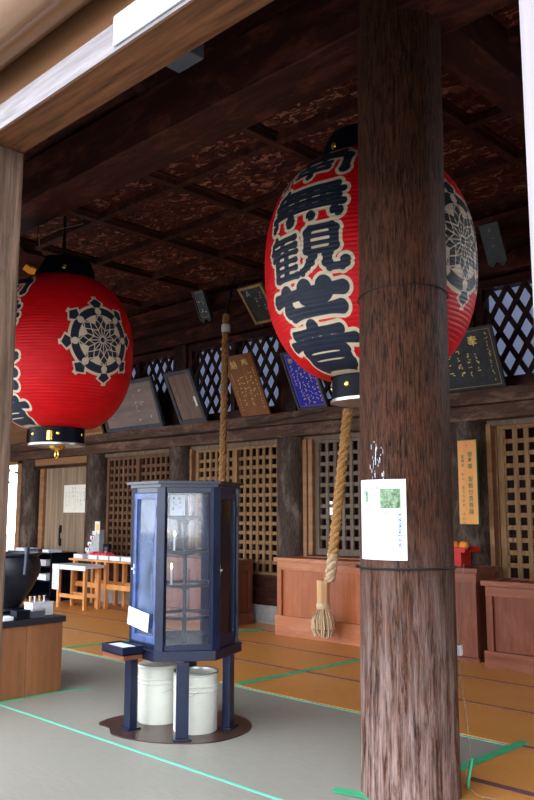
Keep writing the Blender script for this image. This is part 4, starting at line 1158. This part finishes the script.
for k in range(4):
    bm = BM(); x, y = -6.36 + .0 * k, 3.64 + .045 * k; z = .735
    tube(bm, [(x, y, z), (x, y, z + .035)], .008, 8); lathe(bm, [(0, z + .035), (.012, z + .038), (.012, z + .046), (0, z + .05)], 8, (x, y))
    tag(obj('seal_stamp', bm, 'silver' if k % 2 else 'grip', smooth=True), 'tiny stamp standing on the pale box on the counter', 'stamp', 'stamps on the pale box')

# ================================================================== TABLES AT THE BACK
def table(name, x0, x1, y0, y1, h, label, topmat, legs, rail=True, lw=.05, side=True):
    t = thing(name, label, 'table', ((x0 + x1) / 2, (y0 + y1) / 2, .006)); a, d = (x1 - x0) / 2, (y1 - y0) / 2
    box_obj('tabletop', (-a, a, -d, d, h - .03, h), topmat, t, .004)
    for x in legs:
        for s in (-1, 1):
            xx = x - (x0 + x1) / 2; yy = s * (d - .04)
            box_obj('leg', (xx - lw / 2, xx + lw / 2, yy - lw / 2, yy + lw / 2, 0, h - .03), 'table', t, .004)
    if rail:
        for s in (-1, 1):
            box_obj('stretcher', (legs[0] - (x0 + x1) / 2 + lw / 2, legs[-1] - (x0 + x1) / 2 - lw / 2, s * (d - .04) - .012, s * (d - .04) + .012, .16 if h < .7 else .30, .22 if h < .7 else .38), 'table', t, .003)
    return t
ta = table('side_table', -11.56, -10.66, 7.03, 7.36, .66, 'small orange wooden stand with a white top and a hanging paper', 'white', [-11.48, -10.74])
b = BM(); bx(b, -.47, .47, -.19, .19, .662, .672); bx(b, -.47, .47, -.196, -.19, .60, .672); obj('white_cloth', b, 'white', ta)
b = BM(); bx(b, -.45, -.25, -.204, -.2, .28, .66); hp = obj('hanging_paper', b, 'white', ta)
bm = BM(); brush_columns(bm, [(-.40, .6, .32, .06), (-.31, .6, .32, .06)], -.2055, rnd, .14, .8); obj('writing', bm, 'blue_ink', hp)
table('long_table', -11.75, -9.72, 7.4, 7.83, .74, 'long orange wooden table holding charms in front of the lattice', 'table', [-11.6, -10.95, -10.72, -9.85], True, .06)
# black shelf unit left of the tables
t = thing('black_shelf', 'low black shelf unit full of papers between the plank door and the table', 'shelf', (-12.95, 7.6, .006))
bm = BM(); 
for z in (.05, .32, .56, .78): bx(bm, -.75, .75, -.25, .25, z, z + .025)
bx(bm, -.75, -.72, -.25, .25, 0, .8); bx(bm, .72, .75, -.25, .25, 0, .8); bx(bm, -.02, .0, -.25, .25, 0, .8); bx(bm, -.74, .74, .23, .25, 0, .8)
obj('shelf_frame', bm, 'black', t)
for k, (x, y, z, w, h, m) in enumerate(((-13.4, 7.45, .352, .3, .09, 'white'), (-12.8, 7.45, .352, .26, .08, 'frame_grey'), (-12.45, 7.45, .352, .3, .1, 'white'), (-13.3, 7.45, .592, .35, .07, 'silver'), (-12.79, 7.44, .592, .3, .06, 'white'), (-12.44, 7.45, .592, .25, .1, 'silver'), (-13.3, 7.5, .84 - .002, .3, .05, 'white'), (-12.85, 7.5, .84 - .002, .35, .04, 'frame_grey'), (-12.4, 7.48, .84 - .002, .2, .05, 'white'))):
    lv = ['on the lower level of', 'on the middle level of', 'on top of'][k // 3]; ps = ['left', 'middle', 'right'][k % 3]
    b = BM(); bx(b, x - w / 2, x + w / 2, y - .13, y + .13, z if k < 6 else .813, (z if k < 6 else .813) + h, bev=.003)
    tag(obj('paper_bundle', b, m), 'bundle of papers %s the black shelf, %s of three' % (lv, ps), 'papers', 'paper bundles in the black shelf')
# display rack with charms
TZ = .006 + .741
t = thing('charm_rack', 'slanted grey display rack of amulets standing on the long table', 'rack', (-11.40, 7.72, TZ))
bm = BM(); prism(bm, [(-.3, 0), (.12, 0), (.12, .46), (.02, .46)], -.05, .05, Matrix.Rotation(PI / 2, 4, 'X')); obj('rack_body', bm, 'frame_grey', t)
o = t.children[0]; o.data.materials[0] = plain('grey_rack_board', (0.42, 0.44, 0.44), .5)
bm = BM()
for k, (x, z, m) in enumerate(((-.2, .1, 0), (-.13, .2, 0), (-.06, .3, 0), (0.0, .38, 0))):
    bx(bm, x - .05, x + .06, -.07, -.05, z, z + .06)
obj('amulet_packet', bm, 'white', t)
bm = BM(); bx(bm, -.14, -.1, -.075, -.07, .2, .23); bx(bm, -.2, -.17, -.075, -.07, .12, .15); bx(bm, -.06, -.03, -.075, -.07, .3, .35); obj('amulet_print', bm, 'red_ink', t)
bm = BM(); bx(bm, .0, .14, -.06, -.05, .40, .6); s = obj('price_card', bm, 'cream', t); bm = BM(); bx(bm, .03, .11, -.066, -.06, .46, .56); obj('card_print', bm, 'goldpaint', s)
t = thing('framed_charm', 'small black framed card on the long table', 'frame', (-11.10, 7.70, TZ))
box_obj('frame', (-.085, .085, -.015, .015, 0, .24), 'black', t, .004); box_obj('card', (-.05, .05, -.02, -.015, .09, .19), 'frame_grey', t, 0); box_obj('gold_mark', (-.025, .025, -.023, -.02, .08, .12), 'goldpaint', t, 0)
for k in range(5):
    x = -11.52 + .30 * k + (.12 if k > 0 else 0)
    b = BM(); bx(b, x - .13, x + .13, 7.43, 7.57, TZ, TZ + .07, bev=.004)
    tag(obj('amulet_box', b, 'white'), 'white amulet box in the row along the front of the long table', 'box', 'white boxes along the long table')
for k in range(7):
    b = BM(); x = -11.20 + .085 * k; T = Matrix.Translation((x, 7.50, TZ + .0705)) @ Matrix.Rotation(math.radians(random.uniform(-25, 25)), 4, 'Z')
    bx(b, -.035, .035, -.05, .05, 0, .03 + .02 * (k % 2), T)
    tag(obj('red_charm', b, 'red_ink'), 'small red charm in the pile on the white boxes', 'charm', 'red charms on the white boxes')
b = BM(); bx(b, -10.4, -9.75, 7.62, 7.8, TZ, TZ + .05, bev=.003); tag(obj('charm_tray', b, 'grip'), 'flat pale tray on the long table beside the candle cabinet', 'tray')

# ================================================================== FLOOR TAPES
def tape(pts, w, mat, label, z=.0):
    bm = BM()
    for (x0, y0), (x1, y1) in zip(pts, pts[1:]):
        d = Vector((x1 - x0, y1 - y0)).normalized() * w / 2; n_ = Vector((-d.y, d.x))
        q = [(x0 - d.x + n_.x, y0 - d.y + n_.y), (x0 - d.x - n_.x, y0 - d.y - n_.y), (x1 + d.x - n_.x, y1 + d.y - n_.y), (x1 + d.x + n_.x, y1 + d.y + n_.y)]
        prism(bm, q, z, z + .0025)
    return tag(obj('floor_tape', bm, mat), label, 'tape')
tape([(-9.5, 3.25), (-2.9, 3.25)], .022, 'tape_thin', 'thin pale green tape line across the grey floor in front of the cabinet', 0)
tape([(-13.0, 5.0), (-2.66, 5.0)], .022, 'tape_thin', 'thin pale green tape line along the edge of the tatami', 0)
tape([(-2.62, 5.1), (-2.66, 3.62), (-2.9, 3.56)], .075, 'tape', 'broad green tape corner on the floor by the foreground pillar', .007)
tape([(-5.25, 5.1), (-5.2, 6.72)], .09, 'tape', 'broad green tape strip on the tatami right of the cabinet', .007)
tape([(-8.0, 5.08), (-7.86, 5.9)], .09, 'tape', 'broad green tape strip on the tatami left of the cabinet', .007)
tape([(-7.5, 7.0), (-7.4, 7.5)], .12, 'tape', 'broad green tape patch on the tatami in front of the second rope', .011)
tape([(-6.08, 4.05), (-6.14, 3.9), (-6.13, 2.6)], .04, 'tape', 'green tape strip on the floor along the foot of the counter', 0)

# ================================================================== CABLES
bm = BM(); tube(bm, [(-13.4, 7.748, 2.74), (-12, 7.748, 2.68), (-10, 7.748, 2.665), (-8.9, 7.748, 2.66), (-8.0, 7.748, 2.665), (-7.4, 7.748, 2.70), (-6.9, 7.748, 2.74), (-6.5, 7.748, 2.77)], .007, 6)
tag(obj('cable', bm, 'cord', smooth=True), 'thin black cable sagging along the weathered rail of the back wall', 'cable')
t = thing('electric_cable', 'thin grey cable with a small white switch running down the pillar to the floor', 'cable', (-2.425, 4.03, .009))
bm = BM(); tube(bm, [(0.02, 0.05, 1.2), (.0, .03, .95), (-.02, .03, .75), (-.02, .04, .6), (.02, .03, .35), (.04, .02, .2), (.0, .01, .03), (.12, -.05, .01), (.3, -.02, .01), (.36, .05, .01)], .0022, 6); obj('wire', bm, 'cord_w', t, True)
box_obj('switch', (-.03, .005, .01, .035, .70, .76), 'white', t, .005)
bm = BM(); tube(bm, [(0.02, .02, .01), (.03, .01, .06), (.05, .02, .17)], .008, 6); obj('tape_end', bm, 'tape', t, True)
bm = BM(); tube(bm, [(-7.7, 4.35, 4.84), (-7.7, 4.3, 4.3)], .004, 5); 
tag(obj('hanging_wire', bm, 'cord'), 'thin black wire hanging from the ceiling above the left lantern', 'wire')
bm = BM(); tube(bm, [(-7.7, 4.35, 4.4), (-7.45, 4.2, 4.38), (-7.25, 4.3, 4.46), (-7.0, 4.45, 4.50)], .004, 5); tag(obj('loose_wire', bm, 'cord_w'), 'short pale loose wire above the left lantern', 'wire')
# carved beam nose near the left lantern
t = thing('carved_bracket', 'dark carved beam end with an orange tongue above the left lantern', 'carving', (-7.22, 3.80, 3.98))
bm = BM(); prism(bm, [(-.45, -.1), (.1, -.16), (.3, -.1), (.42, -.02), (.34, .06), (.22, .04), (.2, .16), (.0, .24), (-.45, .3)], -.11, .11, Matrix.Rotation(PI / 2, 4, 'X')); bx(bm, -.45, -.2, -.09, .09, .3, .44); obj('bracket_body', bm, 'dark_x', t)
bm = BM(); prism(bm, [(.24, -.13), (.36, -.2), (.40, -.15), (.30, -.09)], -.03, .03, Matrix.Rotation(PI / 2, 4, 'X')); obj('tongue', bm, 'orange', t)
bm = BM(); tube(bm, [(.12, -.12, .1), (.12, -.13, .1)], .035, 10); obj('eye', bm, 'gold', t)
# inner sanctum lamps glimpsed through the lattice
for k, (x, y, z) in enumerate(((-3.6, 9.6, 2.42), (-3.25, 9.7, 2.40), (-4.1, 10.6, 2.3))):
    t = thing('hanging_lamp', 'small warm lamp glimpsed through the right lattice, %s' % ['nearest the column', 'second from the column', 'farthest inside'][k], 'lamp', (x, y, z), 0, 'lamps inside the inner hall')
    bm = BM(); lathe(bm, [(0, -.12), (.06, -.11), (.09, 0), (.06, .11), (0, .12)], 16); obj('lamp_shade', bm, 'lamp', t, True)
    bm = BM(); tube(bm, [(0, 0, .12), (0, 0, 2.86 - z)], .006, 6); obj('lamp_cord', bm, 'gold', t)
b = BM(); bx(b, -7.9, -7.8, 11.86, 11.9, 1.5, 1.7); bx(b, -1.6, -1.3, 11.86, 11.9, 1.2, 1.9); bx(b, -9.9, -9.8, 11.86, 11.9, 1.4, 1.7)
struct(obj('window_%d' % wn, b, 'coolwin'))

# ================================================================== LIGHT, CAMERA
w = bpy.data.worlds.new('World'); SC.world = w; w.use_nodes = True
nt = w.node_tree; nt.nodes.clear()
out = nt.nodes.new('ShaderNodeOutputWorld'); bg = nt.nodes.new('ShaderNodeBackground')
bg.inputs[0].default_value = (0.86, 0.92, 1.0, 1); bg.inputs[1].default_value = 3.0
nt.links.new(bg.outputs[0], out.inputs[0])

cam = bpy.data.cameras.new('Camera'); co = bpy.data.objects.new('Camera', cam); C.objects.link(co)
cam.sensor_fit = 'VERTICAL'; cam.sensor_height = 36.0; cam.lens = 36.0 * 800 / 800
co.location = (0, 0, 1.5)
co.rotation_euler = (PI / 2 + math.atan(112 / 800), 0, math.radians(44.1))
cam.clip_start = 0.05; cam.clip_end = 200
SC.camera = co
SC.view_settings.view_transform = 'Standard'; SC.view_settings.look = 'None'
SC.view_settings.gamma = 1.0; SC.view_settings.use_curve_mapping = False
SC.view_settings.exposure = 1.25
SC.cycles.max_bounces = 8; SC.cycles.diffuse_bounces = 5; SC.cycles.transparent_max_bounces = 16
